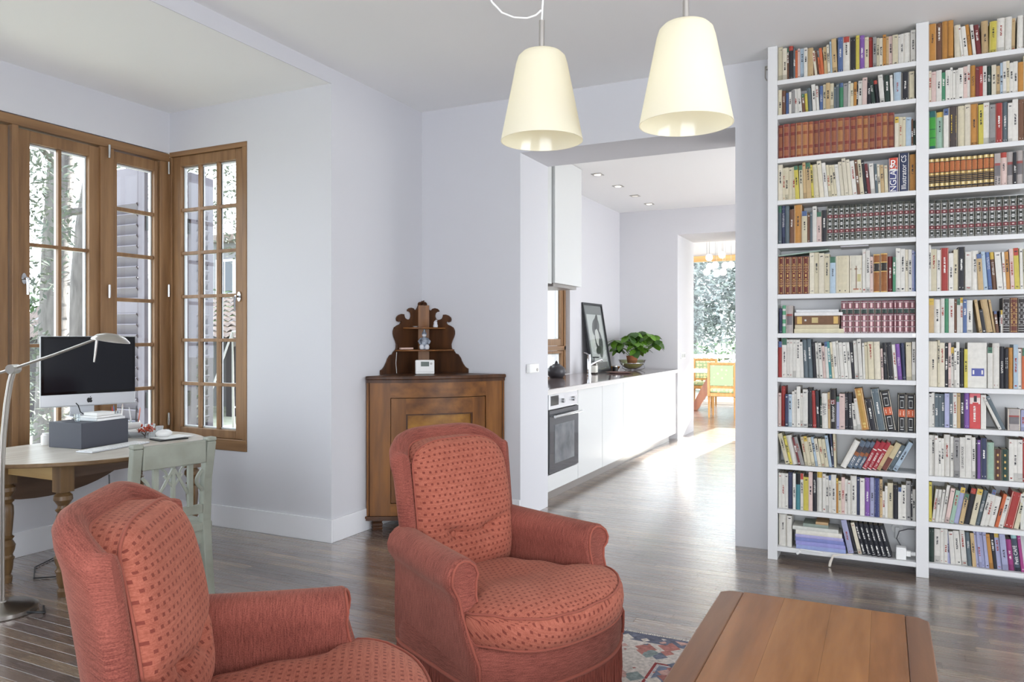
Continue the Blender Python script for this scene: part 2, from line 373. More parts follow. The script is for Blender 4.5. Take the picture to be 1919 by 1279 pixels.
# window 2: on the alcove's far side (plane Y = 3.95); local x runs along +X, outside is +Y
Mw2 = T(0, 3.975, 0)
w2 = window_thing('window_2', 'narrow oak casement window of eighteen small panes beside the alcove corner')
f = MB().box((AX, -.03, .545), (-4.003, .08, .625), 0, Mw2).box((AX, -.03, 2.69), (-4.003, .08, 2.726), 0, Mw2)
f.build('frame', pine_x, w2, bevel=.004)
f = MB().box((-4.045, -.03, .625), (-4.003, .08, 2.69), 0, Mw2).box((AX-.02, -.028, .625), (-4.755, .08, 2.69), 0, Mw2); f.build('frame_post', pine, w2, bevel=.004)
casement(w2, 'c', Mw2 @ T(-4.752, -.012, .627), .704, 2.062, .075, 6, 3, bar=.024, handle=(.672, 0, 1.01), top=.075, bot=.06)
for z in (2.56, 1.65, .7): MB().cyl((-4.757, 3.928, z), (-4.757, 3.928, z+.09), .009).build('hinge', chrome, w2, smooth=40)
# window 3: kitchen, over the worktop
Mw3 = Matrix(((0, -1, 0, KX-.08), (1, 0, 0, 0), (0, 0, 1, 0), (0, 0, 0, 1)))
w3 = window_thing('window_3', 'oak kitchen window with a deep middle rail above the worktop')
f = MB().box((7.0, -.03, .93), (8.157, .06, .965), 0, Mw3).box((7.0, -.03, 2.2), (8.157, .06, 2.25), 0, Mw3).box((7.0, -.03, 1.2), (8.157, .06, 1.25), 0, Mw3)
f.build('frame', pine_h, w3, bevel=.004)
f = MB().box((7.0, -.03, .93), (7.05, .06, 2.25), 0, Mw3).box((8.11, -.03, .93), (8.157, .06, 2.25), 0, Mw3); f.build('frame_post', pine, w3, bevel=.004)
casement(w3, 'c', Mw3 @ T(7.06, -.02, 1.255), 1.04, .94, .07, 1, 2, bar=.05); casement(w3, 'c', Mw3 @ T(7.06, -.02, .97), 1.04, .225, .05, 1, 2, bar=.05, top=.03, bot=.03)
# window 4: glazed garden side of the dining room
w4 = window_thing('window_4', 'full-height dining room window under a light oak lintel')
MB().box((-5, 15.42, 2.88), (2.6, 15.56, 2.99)).build('lintel', oak_light, w4, bevel=.005)
f = MB().box((-5, 15.46, 0), (2.6, 15.54, .06)).box((-5, 15.44, .93), (2.6, 15.52, 1.0))
for x in (-5, -3.6, -1.95, -.3, 1.3, 2.52): f.box((x, 15.46, 0), (x+.07, 15.54, 2.9))
f.build('frame', skirt_paint, w4, bevel=.004)
for x in (-5, -3.6, -1.95, -.3, 1.3):
    for z0, z1 in ((.06, .93), (1.0, 2.88)): MB().box((x+.07, 15.49, z0), (x+{-5: 1.4, 1.3: 1.22}.get(x, 1.65), 15.495, z1)).build('pane', pane_m, w4)
# ------------------------------------------------------------------ outdoors
lawn_m = mat('lawn_grass', (160, 161, 150), rough=.9, rgb2=(132, 138, 116), nscale=1.5, bump=.3, bscale=40)
struct(MB().box((-60, -40, -.6), (-5.11, 60, -.45)).box((-5.11, 4.3, -.6), (-3.56, 10, -.45)).box((-5.11, 15.8, -.6), (60, 60, -.45)).build('ground', lawn_m))
struct(MB().box((-5.2, 15.72, -.44), (3, 19, -.1)).build('terrace', mat('pale_terrace_stone', (150, 147, 140), rough=.7)))
bark = mat('pale_bark', (116, 112, 111), rough=.9, rgb2=(84, 80, 80), nscale=3, stretch=(6, 6, 1.2), bump=.8, bscale=9)
def leaf_mat(name, a, b):
    m = mat(name, a, rough=.7, rgb2=b, nscale=.8); return m
lf1 = leaf_mat('olive_leaf', (112, 120, 108), (86, 94, 86)); lf2 = leaf_mat('hedge_leaf', (92, 116, 76), (64, 86, 54)); lf3 = leaf_mat('hazed_leaf', (162, 170, 170), (136, 146, 144))  # lf3: haze of the far trees put into a pale leaf colour
def leaf_cloud(name, blobs, n, size, m, parent=None, seed=1, droop=0):
    r = random.Random(seed); mb = MB(); tot = sum(b[3]*b[4]*b[5] for b in blobs)
    for (cx, cy, cz, rx, ry, rz) in blobs:
        for _ in range(int(n*rx*ry*rz/tot)):
            while 1:
                p = Vector((r.uniform(-1, 1), r.uniform(-1, 1), r.uniform(-1, 1)))
                if .25 < p.length < 1: break
            p = Vector((cx+p.x*rx, cy+p.y*ry, cz+p.z*rz))
            q = Matrix.Rotation(r.uniform(0, 6.28), 4, 'Z') @ Matrix.Rotation(r.uniform(-1.2, 1.2), 4, 'X') @ Matrix.Rotation(r.uniform(0, 6.28), 4, 'Z')
            s = size*r.uniform(.6, 1.3); a = mb.pts([p+q @ Vector(v)*s for v in ((-1, 0, 0), (0, -.34, .06), (1, 0, 0), (0, .34, .06))])
            mb.face((a, a+1, a+2, a+3))
    o = mb.build(name, m, parent); o['kind'] = 'stuff'; return o
def trunk(path, r, seed, parent, nm='trunk'):
    rr = random.Random(seed); mb = MB(); mb.tube(path, r, 14)
    o = mb.build(nm, bark, parent, smooth=60)
    return o
ta = thing('garden_tree', 'large pale-barked tree whose trunk stands left of the other, seen above the computer', 'tree', (-10.8, 6.95, -.45))
L = [(.05, -.03, -.1), (0, -.02, .6), (-.02, 0, 1.7), (.02, .02, 3.2), (.12, .06, 4.8), (.16, .1, 6.5), (.2, .1, 8.5)]
trunk(L, [.30, .24, .2, .185, .17, .15, .1], 1, ta)
br = MB(); 
for z, dx, dy, dz in ((4.2, .9, -1.4, .4), (4.7, -1.2, -1.3, .5), (5.4, 1.2, .9, .6), (3.6, .8, .9, .2), (6, -1, 1.2, .7)): br.tube([(.1, .06, z), (.1+dx*.5, .06+dy*.5, z+dz*.7), (.1+dx, .06+dy, z+dz*.6)], [.06, .04, .015], 6)
br.build('branch', bark, ta, smooth=60)
leaf_cloud('foliage', [(.3, -1.6, 4.3, 1.0, 1.3, 1.2), (.2, .2, 6.3, 2.2, 2.4, 1.6), (.9, .9, 4.0, .7, .6, .9), (.5, -1.3, 3.2, .5, .6, .5), (-1.5, -2.4, 4.2, 1.2, 1.1, 1.3)], 8000, .055, lf1, ta, 3)
tb = thing('garden_tree', 'leaning pale trunk to the right of the larger tree, seen above the computer', 'tree', (-11.45, 7.75, -.45))
trunk([(-.05, -.04, -.1), (0, 0, .8), (.03, .02, 2.2), (.12, .08, 3.6), (.3, .18, 5.0), (.5, .3, 7)], [.24, .2, .185, .17, .15, .1], 2, tb)
leaf_cloud('foliage', [(.9, 1.0, 4.4, .8, .8, 1.3), (.6, .7, 6.6, 1.9, 1.7, 1.6), (.6, 1.1, 2.9, .5, .45, .7)], 6000, .055, lf1, tb, 4)
tc_ = thing('garden_tree', 'leafy tree at the outer edge of the long window, its leaves fill the first casement', 'tree', (-9.6, 5.0, -.45))
trunk([(0, 0, -.1), (.02, 0, 1.5), (.1, .05, 3.4), (.1, .1, 5.5)], [.16, .13, .11, .07], 5, tc_)
leaf_cloud('foliage', [(.1, .3, 3.6, .9, 1.0, 1.9), (.3, .4, 1.2, .7, .8, .9)], 5000, .055, lf1, tc_, 6)
tree_m = thing('magnolia_tree', 'airy tree with small leaves seen through the right-hand panes of the narrow window', 'tree', (-9.3, 9.3, -.45))
trunk([(0, 0, -.1), (.03, 0, 1.4), (-.05, .05, 3.2), (.05, .05, 5.2)], [.1, .08, .06, .04], 5, tree_m)
leaf_cloud('foliage', [(.2, .1, 4.4, 1.3, 1.3, 1.6), (.5, .2, 2.6, .7, .6, .9)], 4500, .05, lf1, tree_m, 8)
hg = leaf_cloud('garden_hedge', [(-21+i*.9, 11.2+i*1.2, .9, 1.0, 1.2, 1.9) for i in range(6)]+[(-23+i*1, 8.2-i*.3, .9, 1.0, 1.4, 2.0) for i in range(3)], 9000, .16, lf2, None, 9)
tag(hg, 'tall green garden hedge behind the trees', 'hedge', kind='stuff')
# tiled shed behind the trunks
roof_m = mat('clay_roof_tile', (122, 110, 104), rough=.8, rgb2=(96, 84, 80), nscale=14, stretch=(1, 1, 1))
sw_ = mat('shed_boards', (62, 58, 60), rough=.85); stone = mat('pale_render', (120, 119, 122), rough=.9)
def tiled_roof(parent, A, B, C_, D, nu, nv, name='roof_tile'):
    """roof slope A-B (eave) D-C (ridge) covered by rows of separate tiles joined into one part"""
    A, B, C_, D = map(Vector, (A, B, C_, D)); n = (B-A).cross(D-A).normalized(); mb = MB()
    pt = lambda u, v: (A*(1-u)+B*u)*(1-v)+(D*(1-u)+C_*u)*v
    for i in range(nu):
        for j in range(nv):
            u0, u1 = i/nu, (i+1)/nu; v0, v1 = j/nv, (j+1.15)/nv
            p = [pt(u0, v0)+n*.05, pt((u0+u1)/2, v0)+n*.11, pt(u1, v0)+n*.05, pt(u1, min(v1, 1)), pt((u0+u1)/2, min(v1, 1))+n*.05, pt(u0, min(v1, 1))]
            a = mb.pts(p); mb.face((a, a+1, a+4, a+5)); mb.face((a+1, a+2, a+3, a+4))
    o = mb.build(name, roof_m, parent); o['kind'] = 'stuff'; return o
shed = thing('garden_shed', 'dark boarded shed with a sloping tiled roof behind the tree trunks', 'shed', (-15.2, 10.6, -.45))
MB().box((-1.0, -.9, 0), (1.2, 1.6, 2.0)).build('wall', sw_, shed)
MB().prism([(-.9, 2.0), (1.6, 2.0), (.35, 3.0)], Matrix(((0, 0, 1, -1.0), (1, 0, 0, 0), (0, 1, 0, 0), (0, 0, 0, 1))), 2.2).build('gable', stone, shed)
tiled_roof(shed, (1.35, -1.2, 1.85), (-1.2, -1.2, 1.85), (-1.2, .35, 3.05), (1.35, .35, 3.05), 10, 8); tiled_roof(shed, (-1.2, 1.9, 1.85), (1.35, 1.9, 1.85), (1.35, .35, 3.05), (-1.2, .35, 3.05), 10, 8)
barn = thing('open_barn', 'low outbuilding with a wide tiled roof on posts beyond the narrow window', 'outbuilding', (-14.5, 13.6, -.45))
MB().box((-1.8, .8, 0), (2.6, 1.1, 2.2)).build('wall', stone, barn)
for x in (-1.6, -.3, 1.1, 2.4): MB().box((x, -1.0, 0), (x+.16, -.84, 1.9)).build('post', sw_, barn)
tiled_roof(barn, (-2.1, -1.3, 1.75), (2.8, -1.3, 1.75), (2.8, 1.2, 2.9), (-2.1, 1.2, 2.9), 18, 9)
house = thing('neighbour_house', 'pale two-storey house with dark windows beyond the narrow window', 'house', (-21.5, 20, -.45))
MB().box((-2.4, 0, 0), (2.6, 5, 5.2)).build('wall', stone, house)
for x in (-1.7, -.2, 1.3):
    for z in (1.0, 3.3):
        wf = MB().box((x, -.08, z), (x+.9, .02, z+1.3)).build('window', skirt_paint, house)
        MB().box((x+.08, -.1, z+.08), (x+.42, -.07, z+1.22)).box((x+.48, -.1, z+.08), (x+.82, -.07, z+1.22)).build('pane', mat('dark_glass', (70, 76, 84), rough=.1) if 'dark_glass' not in MATS else MATS['dark_glass'], wf)
MB().box((-2.7, -.4, 5.2), (2.9, 5.3, 5.45)).build('roof', roof_m, house)
# louvred shutters folded back outside
sh_m = mat('grey_lilac_shutter', (120, 115, 124), rough=.6)
def shutter(label, M, w, h, near=False):
    t = thing('window_shutter', label, 'shutter'); t.matrix_world = M
    b = MB(); b.box((0, 0, 0), (.075, .035, h)).box((w-.075, 0, 0), (w, .035, h))
    for z in (0, h*.5-.05, h-.28): b.box((.075, 0, z), (w-.075, .035, z+(.12 if z < h*.8 else .28)))
    b.build('frame', sh_m, t, bevel=.003)
    for z0, z1 in ((.12, h*.5-.05), (h*.5+.07, h-.28)):
        n = int((z1-z0)/.08)
        for i in range(n):
            z = z0+(i+.5)*(z1-z0)/n
            MB().cbox((w/2, .018, z), (w-.15, .012, .098), M=rot('X', 40)).build('slat', sh_m, t)
    [MB().box((-.1 if near else w, .01, z), (0 if near else w+.085, .03, z+.12)).build('hinge', black_pl, t) for z in (.3, h-.5)]
    return t
shutter('pale lilac louvred shutter folded back outside the narrow casement of the long window', T(-5.66, 4.02, .5), .52, 2.18)
shutter('pale lilac louvred shutter folded back outside the small-paned window', T(-5.0, 4.34, .5) @ rot('Z', 104), .30, 2.18, True)
# garden swing frame and bench beyond the small panes
pm = mat('white_garden_metal', (150, 150, 150), rough=.5)
sw = thing('garden_swing', 'white metal swing frame on the lawn beyond the small-paned window', 'swing', (-10.9, 10.4, -.45))
MB().tube([(-.5, -.4, 0), (0, 0, 1.9), (-.5, .5, 0)], .025, 6).tube([(1.1, -.4, 0), (.8, 0, 1.9), (1.1, .5, 0)], .025, 6).tube([(0, 0, 1.9), (.8, 0, 1.9)], .025, 6).build('swing_frame', pm, sw, smooth=60)
MB().box((.2, -.15, .5), (.62, .15, .53)).build('seat', pm, sw); MB().tube([(.22, 0, .53), (.22, 0, 1.9)], .008, 5).tube([(.6, 0, .53), (.6, 0, 1.9)], .008, 5).build('chain', pm, sw)
bw = thing('garden_cart', 'white wire wheel of a garden cart on the lawn by the swing', 'cart', (-9.6, 10.6, -.45))
MB().tube([(.33*math.cos(a), 0, .35+.33*math.sin(a)) for a in [2*PI*i/24 for i in range(24)]], .02, 6, closed=True).build('rim', pm, bw, smooth=60)
mb = MB()
for i in range(8): mb.tube([(0, 0, .35), (.33*math.cos(PI*i/4), 0, .35+.33*math.sin(PI*i/4))], .008, 5)
mb.build('spoke', pm, bw)
# garden side of the dining room
hd = leaf_cloud('clipped_hedge', [(-9+i*1.1, 25+.1*i, .35, .8, .6, .9) for i in range(11)], 5000, .1, lf2, None, 11); tag(hd, 'low clipped green hedge beyond the dining room window', 'hedge', kind='stuff')
for i, (x, y, z, lb) in enumerate(((-6.6, 29, 0, 'hazy grey-green tree filling the left of the dining window'), (-3.9, 31, 0, 'hazy grey-green tree behind the hanging globes'), (-1.2, 29, 0, 'hazy grey-green tree at the right side of the dining window'))):
    t = thing('far_tree', lb, 'tree', (x, y, -.45)); trunk([(0, 0, 0), (.1, 0, 2.5), (.05, .1, 6)], [.2, .15, .08], i, t)
    leaf_cloud('foliage', [(0, 0, 4.0, 2.2, 1.6, 2.3), (.6, .6, 3.6, 2.0, 1.2, 2.2), (-.4, -.2, 2.0, 1.7, 1.2, 1.4)], 9000, .14, lf3, t, 20+i)
rb = thing('terrace_railing', 'white railing along the terrace beyond the dining window', 'railing', (-4.9, 18.7, -.1))
MB().box((0, 0, .98), (7.6, .06, 1.04)).build('rail', pm, rb)
for i in range(7): MB().box((i*1.25, .01, 0), (i*1.25+.05, .05, .98)).build('post', pm, rb)
# ------------------------------------------------------------------ kitchen
CF = -2.45      # plane of the unit fronts
def unit(label, y0, y1, doors, z0=.085, z1=.885, name='base_cabinet'):
    t = thing(name, label, 'cabinet', (CF, (y0+y1)/2, z0)); h = z1-z0; L = y1-y0
    MB().box((KX-CF+.02, -L/2+.004, 0), (-.05, L/2-.004, h)).build('carcass', lacquer, t)
    for a, b in doors: MB().box((-.02, a-(y0+y1)/2+.0028, .002), (0, b-(y0+y1)/2-.0028, h-.002)).build('door', lacquer, t, bevel=.0015)
    return t
ov = thing('oven_cabinet', 'white kitchen unit housing the built-in oven', 'cabinet', (CF, 6.0, .085))
MB().box((KX-CF+.02, -.445, 0), (-.56, .342, .8)).box((-.56, -.445, 0), (-.021, -.325, .8)).box((-.56, .325, 0), (-.021, .342, .8)).box((-.56, -.325, 0), (-.021, .325, .135)).build('carcass', lacquer, ov)
MB().box((-.02, -.448, .002), (0, .34, .135)).box((-.02, -.448, .135), (0, -.332, .798)).box((-.02, .325, .135), (0, .34, .798)).build('door', lacquer, ov, bevel=.0015)
o = thing('built_in_oven', 'stainless built-in oven with a dark glass door and bar handle', 'oven', (CF, 6.0, .225))
steel = mat('stainless_steel', (196, 198, 200), rough=.25, metal=1); ovglass = mat('oven_glass', (62, 64, 68), rough=.06, spec=.9)
MB().box((-.55, -.32, 0), (-.018, .32, .655)).build('body', mat('oven_body', (70, 70, 72), rough=.4, metal=.6), o)
MB().box((-.018, -.325, .53), (.006, .325, .655)).build('control_panel', mat('pale_steel', (225, 226, 228), rough=.25, metal=.5), o, bevel=.002)
MB().box((.006, -.29, .56), (.0068, -.12, .64)).build('display', black_pl, o); MB().box((.006, .0, .585), (.0068, .14, .63)).build('key_panel', MATS['pale_steel'], o)
for y in (.19, -.05): MB().cyl((.006, y, .59), (.03, y, .59), .02, .018, 18).build('knob', steel, o, smooth=40)
d = MB().box((-.017, -.325, .005), (.012, .325, .522)).build('door', ovglass, o, bevel=.002)
MB().box((.0122, -.22, .08), (.0135, .22, .40)).build('window', mat('oven_inner_glass', (120, 124, 128), rough=.1, spec=.8, rgb2=(84, 88, 92), nscale=7), d)
MB().cyl((.05, -.30, .475), (.05, .30, .475), .011).cyl((.01, -.26, .475), (.05, -.26, .475), .008).cyl((.01, .26, .475), (.05, .26, .475), .008).build('handle', chrome, d, smooth=40)
unit('white gloss base cabinet next to the oven', 6.345, 7.0, [(6.345, 7.0)])
unit('white gloss base cabinet, second from the oven', 7.0, 7.66, [(7.0, 7.66)])
unit('long white gloss base cabinet with three doors at the far end of the run', 7.66, 9.9, [(7.66, 8.5), (8.5, 9.25), (9.25, 9.9)])
tag(MB().box((-2.62, 5.56, 0), (-2.50, 9.75, .083)).build('cabinet_plinth', plinth_m), 'brushed grey plinth running under the kitchen units', 'plinth')
wk = thing('kitchen_worktop', 'glossy mauve-grey stone worktop over the white units', 'worktop', (KX, 5.56, .888))
MB().box((.004, 0, 0), (.81, 4.43, .038)).build('slab', mat('granite_worktop', (158, 142, 140), rough=.06, rgb2=(124, 110, 110), nscale=60, spec=.6), wk)
MB().box((.81, 0, -.004), (.835, 4.43, .038)).build('edge_strip', mat('aluminium_edge', (214, 212, 210), rough=.3, metal=.2), wk, bevel=.003)
WT = .9265
def wallcab(label, y0, y1, z0, x):
    t = thing('wall_cabinet', label, 'cabinet', (KX, (y0+y1)/2, z0)); L = (y1-y0)/2
    MB().box((.004, -L, 0), (x-KX-.02, L, 3.055-z0)).build('carcass', lacquer, t); MB().box((x-KX-.019, -L, .0), (x-KX, L, 3.055-z0)).build('door', lacquer, t, bevel=.002); return t
wallcab('tall white wall cabinet next to the opening, mostly hidden behind the wall end', 5.7, 6.52, 1.85, -2.78)
t = wallcab('tall white wall cabinet hiding the extractor, far one of the two', 6.53, 7.224, 1.86, -2.75)
MB().box((.02, -.3, -.03), (.46, .3, 0)).build('extractor_grille', plinth_m, t)
for i, y in enumerate((7.533, 8.219, 8.867, 9.482)):
    t = thing('ceiling_downlight', f'square recessed downlight in the kitchen ceiling, {("first","second","third","fourth")[i]} from the opening', 'light', (-2.69, y, 3.06), 0, 'kitchen downlights')
    MB().box((-.055, -.055, -.006), (.055, .055, -.001)).build('frame', nickel, t, bevel=.002)
    MB().cyl((0, 0, -.0075), (0, 0, -.0062), .036, seg=16).build('lamp', mat('lit_spot_lens', (255, 250, 240), emit=(255, 244, 225), estr=(1.5 if i != 2 else .15)), t)
# things on the worktop
tp = thing('cast_iron_teapot', 'round dark grey teapot on the worktop by the kitchen window', 'teapot', (-3.06, 7.3, WT))
iron = mat('dark_iron', (64, 62, 66), rough=.35)
MB().lathe([(.0, 0), (.065, 0), (.09, .03), (.097, .065), (.09, .1), (.06, .128), (.03, .134), (.0, .135)], seg=28).build('body', iron, tp, smooth=60)
MB().lathe([(.045, .13), (.04, .142), (.015, .147), (.008, .155), (.013, .165), (0, .17)], seg=20).build('lid', iron, tp, smooth=60)
MB().tube([(0, .085, .05), (0, .125, .075), (0, .145, .115)], [.018, .013, .009], 8).build('spout', iron, tp, smooth=60)
MB().tube([(0, -.05+.1*i/8-.0, .125+.05*math.sin(PI*i/8)) for i in range(9)], .005, 6).build('handle', iron, tp, smooth=60)
fa = thing('kitchen_tap', 'chrome mixer tap with a lever standing on the worktop', 'tap', (-2.9, 7.85, WT))
MB().lathe([(.028, 0), (.028, .012), (.022, .016), (.022, .19), (.02, .2), (0, .2)], seg=20).build('body', chrome, fa, smooth=40)
MB().tube([(0, 0, .11), (.05, .07, .15), (.09, .13, .175), (.10, .15, .165)], [.014, .013, .012, .011], 10).build('spout', chrome, fa, smooth=60)
MB().cyl((0, 0, .2), (0, 0, .235), .02, .017).tube([(0, 0, .225), (-.02, -.05, .25), (-.03, -.09, .255)], [.007, .006, .005], 8).build('lever', chrome, fa, smooth=40)
sp = thing('soap_bottle', 'dark soap bottle with a white label and pump beside the tap', 'bottle', (-3.0, 8.28, WT))
MB().box((-.035, -.035, 0), (.035, .035, .13)).build('body', mat('dark_bottle', (60, 55, 50), rough=.2), sp, bevel=.008)
MB().box((-.0365, -.037, .012), (.0365, .037, .1)).build('label', mat('paper_label', (226, 224, 216)), sp, bevel=.008)
MB().cyl((0, 0, .13), (0, 0, .15), .016).cyl((0, 0, .15), (0, 0, .19), .006).box((-.012, -.012, .185), (.06, .012, .198)).build('pump', black_pl, sp)
# leaning framed photograph
pf = thing('leaning_picture', 'black-framed black and white portrait photograph leaning on the kitchen wall', 'picture', (-3.1, 8.87, WT))
th = math.atan2(.135, .845); Mp = Matrix.Rotation(-th, 4, 'Y')
MP = Mp @ Matrix(((0, 0, 1, 0), (1, 0, 0, 0), (0, 1, 0, 0), (0, 0, 0, 1)))   # local x -> +Y, y -> up, z -> room
f = MB(); W2, Hh, fr = .345, .855, .026
for a, b in (((-W2, 0, -.02), (-W2+fr, Hh, .004)), ((W2-fr, 0, -.02), (W2, Hh, .004)), ((-W2+fr, 0, -.02), (W2-fr, fr, .004)), ((-W2+fr, Hh-fr, -.02), (W2-fr, Hh, .004))): f.box(a, b, 0, MP)
f.build('frame', mat('black_frame', (42, 44, 46), rough=.35), pf, bevel=.002)
MB().box((-W2+fr, fr, -.018), (W2-fr, Hh-fr, -.012), 0, MP).build('mount', mat('grey_mount', (122, 124, 124), rough=.8), pf)
MB().box((-W2+.1, .12, -.0119), (W2-.07, Hh-.14, -.011), 0, MP).build('print', mat('photo_paper', (196, 198, 196), rough=.6), pf)
ph = MB()     # grey shapes of the print: a head wrapped by arms
def blob(cx, cy, rx, ry, z, a=0, k=18):
    return [(cx+rx*math.cos(t)*math.cos(a)-ry*math.sin(t)*math.sin(a), cy+rx*math.cos(t)*math.sin(a)+ry*math.sin(t)*math.cos(a)) for t in [2*PI*i/k for i in range(k)]]
for k, (cx, cy, rx, ry, a, mi) in enumerate(((.02, .56, .15, .10, .5, 0), (.06, .38, .13, .16, .2, 1), (.03, .43, .075, .11, .1, 2), (.10, .3, .07, .13, -.2, 0), (-.12, .36, .045, .12, .3, 2), (.01, .27, .1, .05, .2, 1), (.05, .62, .12, .05, .9, 1))):
    ph.prism(blob(cx, cy, rx, ry, 0, a), MP @ T(0, 0, -.0109+k*.0001), .0001, mi)
ph.build('printed_figure', [mat('print_dark', (96, 98, 98), rough=.6), mat('print_darker', (64, 66, 66), rough=.6), mat('print_light', (206, 206, 202), rough=.6)], pf)
MB().box((-W2+fr, fr, -.0095), (W2-fr, Hh-fr, -.008), 0, MP).build('glass', pane_m, pf)
# pachira in a glass bowl
pb = thing('glass_bowl', 'wide glass bowl on a wire foot holding the green plant', 'bowl', (-2.92, 9.5, WT))
gl_b = glass_mat('bowl_glass', (.93, .95, .8), .16, .02)
MB().lathe([(.05, .012), (.1, .03), (.15, .075), (.178, .13), (.182, .132), (.174, .13), (.146, .08), (.098, .036), (.05, .018)], seg=32).build('bowl', gl_b, pb, smooth=60)
b = MB()
for a in (0, 2.09, 4.18): b.tube([(.15*math.cos(a), .15*math.sin(a), .095), (.17*math.cos(a), .17*math.sin(a), .03), (.11*math.cos(a), .11*math.sin(a), .004), (.02*math.cos(a+.5), .02*math.sin(a+.5), .008)], .004, 6)
b.tube([(.16*math.cos(t), .16*math.sin(t), .09) for t in [2*PI*i/28 for i in range(28)]], .004, 6, closed=True).build('wire_foot', chrome, pb, smooth=60)
MB().lathe([(0, .02), (.05, .022), (.1, .045), (.135, .075), (.0, .085)], seg=24).build('gravel', mat('pale_gravel', (206, 196, 150), rough=.9, rgb2=(170, 158, 118), nscale=60, bump=.6, bscale=70), pb, smooth=60)
pl = thing('green_plant', 'bushy green leafy plant in the wide glass bowl', 'plant', (-2.92, 9.5, WT+.085))
MB().lathe([(.0, 0), (.06, 0), (.075, .1), (.078, .1), (.07, .095), (0, .09)], seg=20).build('pot', mat('terracotta', (150, 92, 62), rough=.8), pl, smooth=40)
st = mat('green_stem', (96, 120, 60), rough=.6); stems = MB(); rr = random.Random(5)
lmat = mat('pachira_leaf', (104, 148, 48), rough=.35, rgb2=(78, 122, 34), nscale=5); lmat2 = mat('pachira_leaf_dark', (58, 96, 34), rough=.35, rgb2=(44, 78, 26), nscale=5)
lm = MB(); 
Pf = [(0, 0), (.25, .28), (.55, .36), (.8, .22), (1, 0)]
top = lm.pts([(x, w, -.18*x*x+abs(w)*.12) for x, w in Pf]); mid = lm.pts([(x, 0, -.18*x*x) for x, w in Pf]); bot = lm.pts([(x, -w, -.18*x*x+abs(w)*.12) for x, w in Pf])
for a, b_ in ((top, mid), (mid, bot)):
    for i in range(4): lm.face((a+i, b_+i, b_+i+1, a+i+1))
leaf_me = [lm.mesh('leaf', lmat, 60), lm.mesh('leaf', lmat2, 60)]
tips = [(0.02, -.18, .36), (.05, -.05, .40), (-.05, .02, .33), (.08, .06, .30), (-.02, .16, .33), (.05, .27, .42), (.0, .33, .36), (.1, -.16, .26), (.1, .0, .22), (-.08, -.1, .28), (.12, .12, .2), (.1, -.2, .18), (-.04, .24, .3), (.22, .22, .36), (.28, .12, .30), (.2, .1, .38), (.24, .25, .25), (-.2, -.1, .3), (-.18, .02, .2), (.1, .1, .34)]
for k, tpt in enumerate(tips):
    stems.tube([(0, 0, .08), (tpt[0]*.4, tpt[1]*.35, tpt[2]*.6), tpt], [.006, .004, .003], 6)
    n = rr.choice((5, 6, 6))
    for i in range(n):
        o = bpy.data.objects.new('leaf', leaf_me[rr.random() < .35]); COL.objects.link(o); o.parent = pl; o.location = tpt
        s_ = rr.uniform(.11, .17); o.scale = (s_, s_*.95, s_); o.rotation_euler = (rr.uniform(-.4, .4), rr.uniform(.1, .75), 2*PI*i/n+rr.uniform(-.3, .3))
stems.build('stem', st, pl, smooth=60)
tr = MB().lathe([(0, 0), (.1, 0), (.155, .012), (.16, .016), (.15, .014), (.098, .006), (0, .005)], seg=36)
tr = tr.build('round_tray', mat('mauve_tray', (150, 116, 112), rough=.2), smooth=50); tr.location = (-2.78, 8.55, WT); tag(tr, 'flat round mauve tray on the worktop in front of the picture', 'tray')
ds = thing('amber_dish', 'small amber glass dish on the worktop left of the plant', 'dish', (-3.1, 9.28, WT)); MB().lathe([(.05, .0), (.06, .004), (.085, .05), (.088, .05), (.06, .006)], seg=24).build('bowl', glass_mat('amber_glass', (.86, .66, .36), .12), ds, smooth=60)
jr = thing('storage_jar', 'small dark jar by the foot of the leaning picture', 'jar', (-3.0, 9.05, WT)); MB().lathe([(0, 0), (.035, 0), (.036, .05), (.03, .055), (0, .055)], seg=20).build('body', black_pl, jr, smooth=40); MB().cyl((0, 0, .055), (0, 0, .067), .034).build('lid', nickel, jr, smooth=40)
# switches
sb = thing('wall_thermostat', 'white rectangular control box on the end of the wall before the kitchen', 'thermostat', (-2.4, 5.23, 1.115))
MB().box((.0, -.085, -.034), (.03, .085, .034)).build('body', white_pl, sb, bevel=.005); MB().cyl((.03, .045, -.012), (.034, .045, -.012), .012).build('button', nickel, sb, smooth=40)
ss = thing('light_switch', 'double white socket plate on the far kitchen wall end', 'switch', (-2.45, 10.29, 1.10)); MB().box((0, -.12, -.045), (.012, .1, .045)).build('plate', white_pl, ss, bevel=.003)
for y in (-.075, 0, .06): MB().box((.012, y-.018, -.025), (.016, y+.018, .025)).build('rocker', mat('grey_rocker', (178, 178, 178)), ss)
# ------------------------------------------------------------------ dining room furniture
gilt = wood('honey_chair_wood', (196, 148, 88), (166, 120, 66), 2); red_wood = wood('reddish_table_wood', (170, 112, 84), (138, 84, 62), 2, rough=.25)
dam = bpy.data.materials.new('green_spotted_fabric'); dam.use_nodes = True
nt = dam.node_tree; tc = nt.nodes.new('ShaderNodeTexCoord'); vo = nt.nodes.new('ShaderNodeTexVoronoi'); vo.inputs['Scale'].default_value = 15; vo.inputs['Randomness'].default_value = .25; link(nt, tc.outputs['Object'], vo.inputs[0])
cr = nt.nodes.new('ShaderNodeValToRGB'); cr.color_ramp.elements[0].position = .42; cr.color_ramp.elements[0].color = (*lin((222, 214, 170)), 1); cr.color_ramp.elements[1].position = .48; cr.color_ramp.elements[1].color = (*lin((156, 178, 140)), 1); link(nt, vo.outputs[0], cr.inputs[0]); link(nt, cr.outputs[0], nt.nodes['Principled BSDF'].inputs['Base Color']); nt.nodes['Principled BSDF'].inputs['Roughness'].default_value = .8
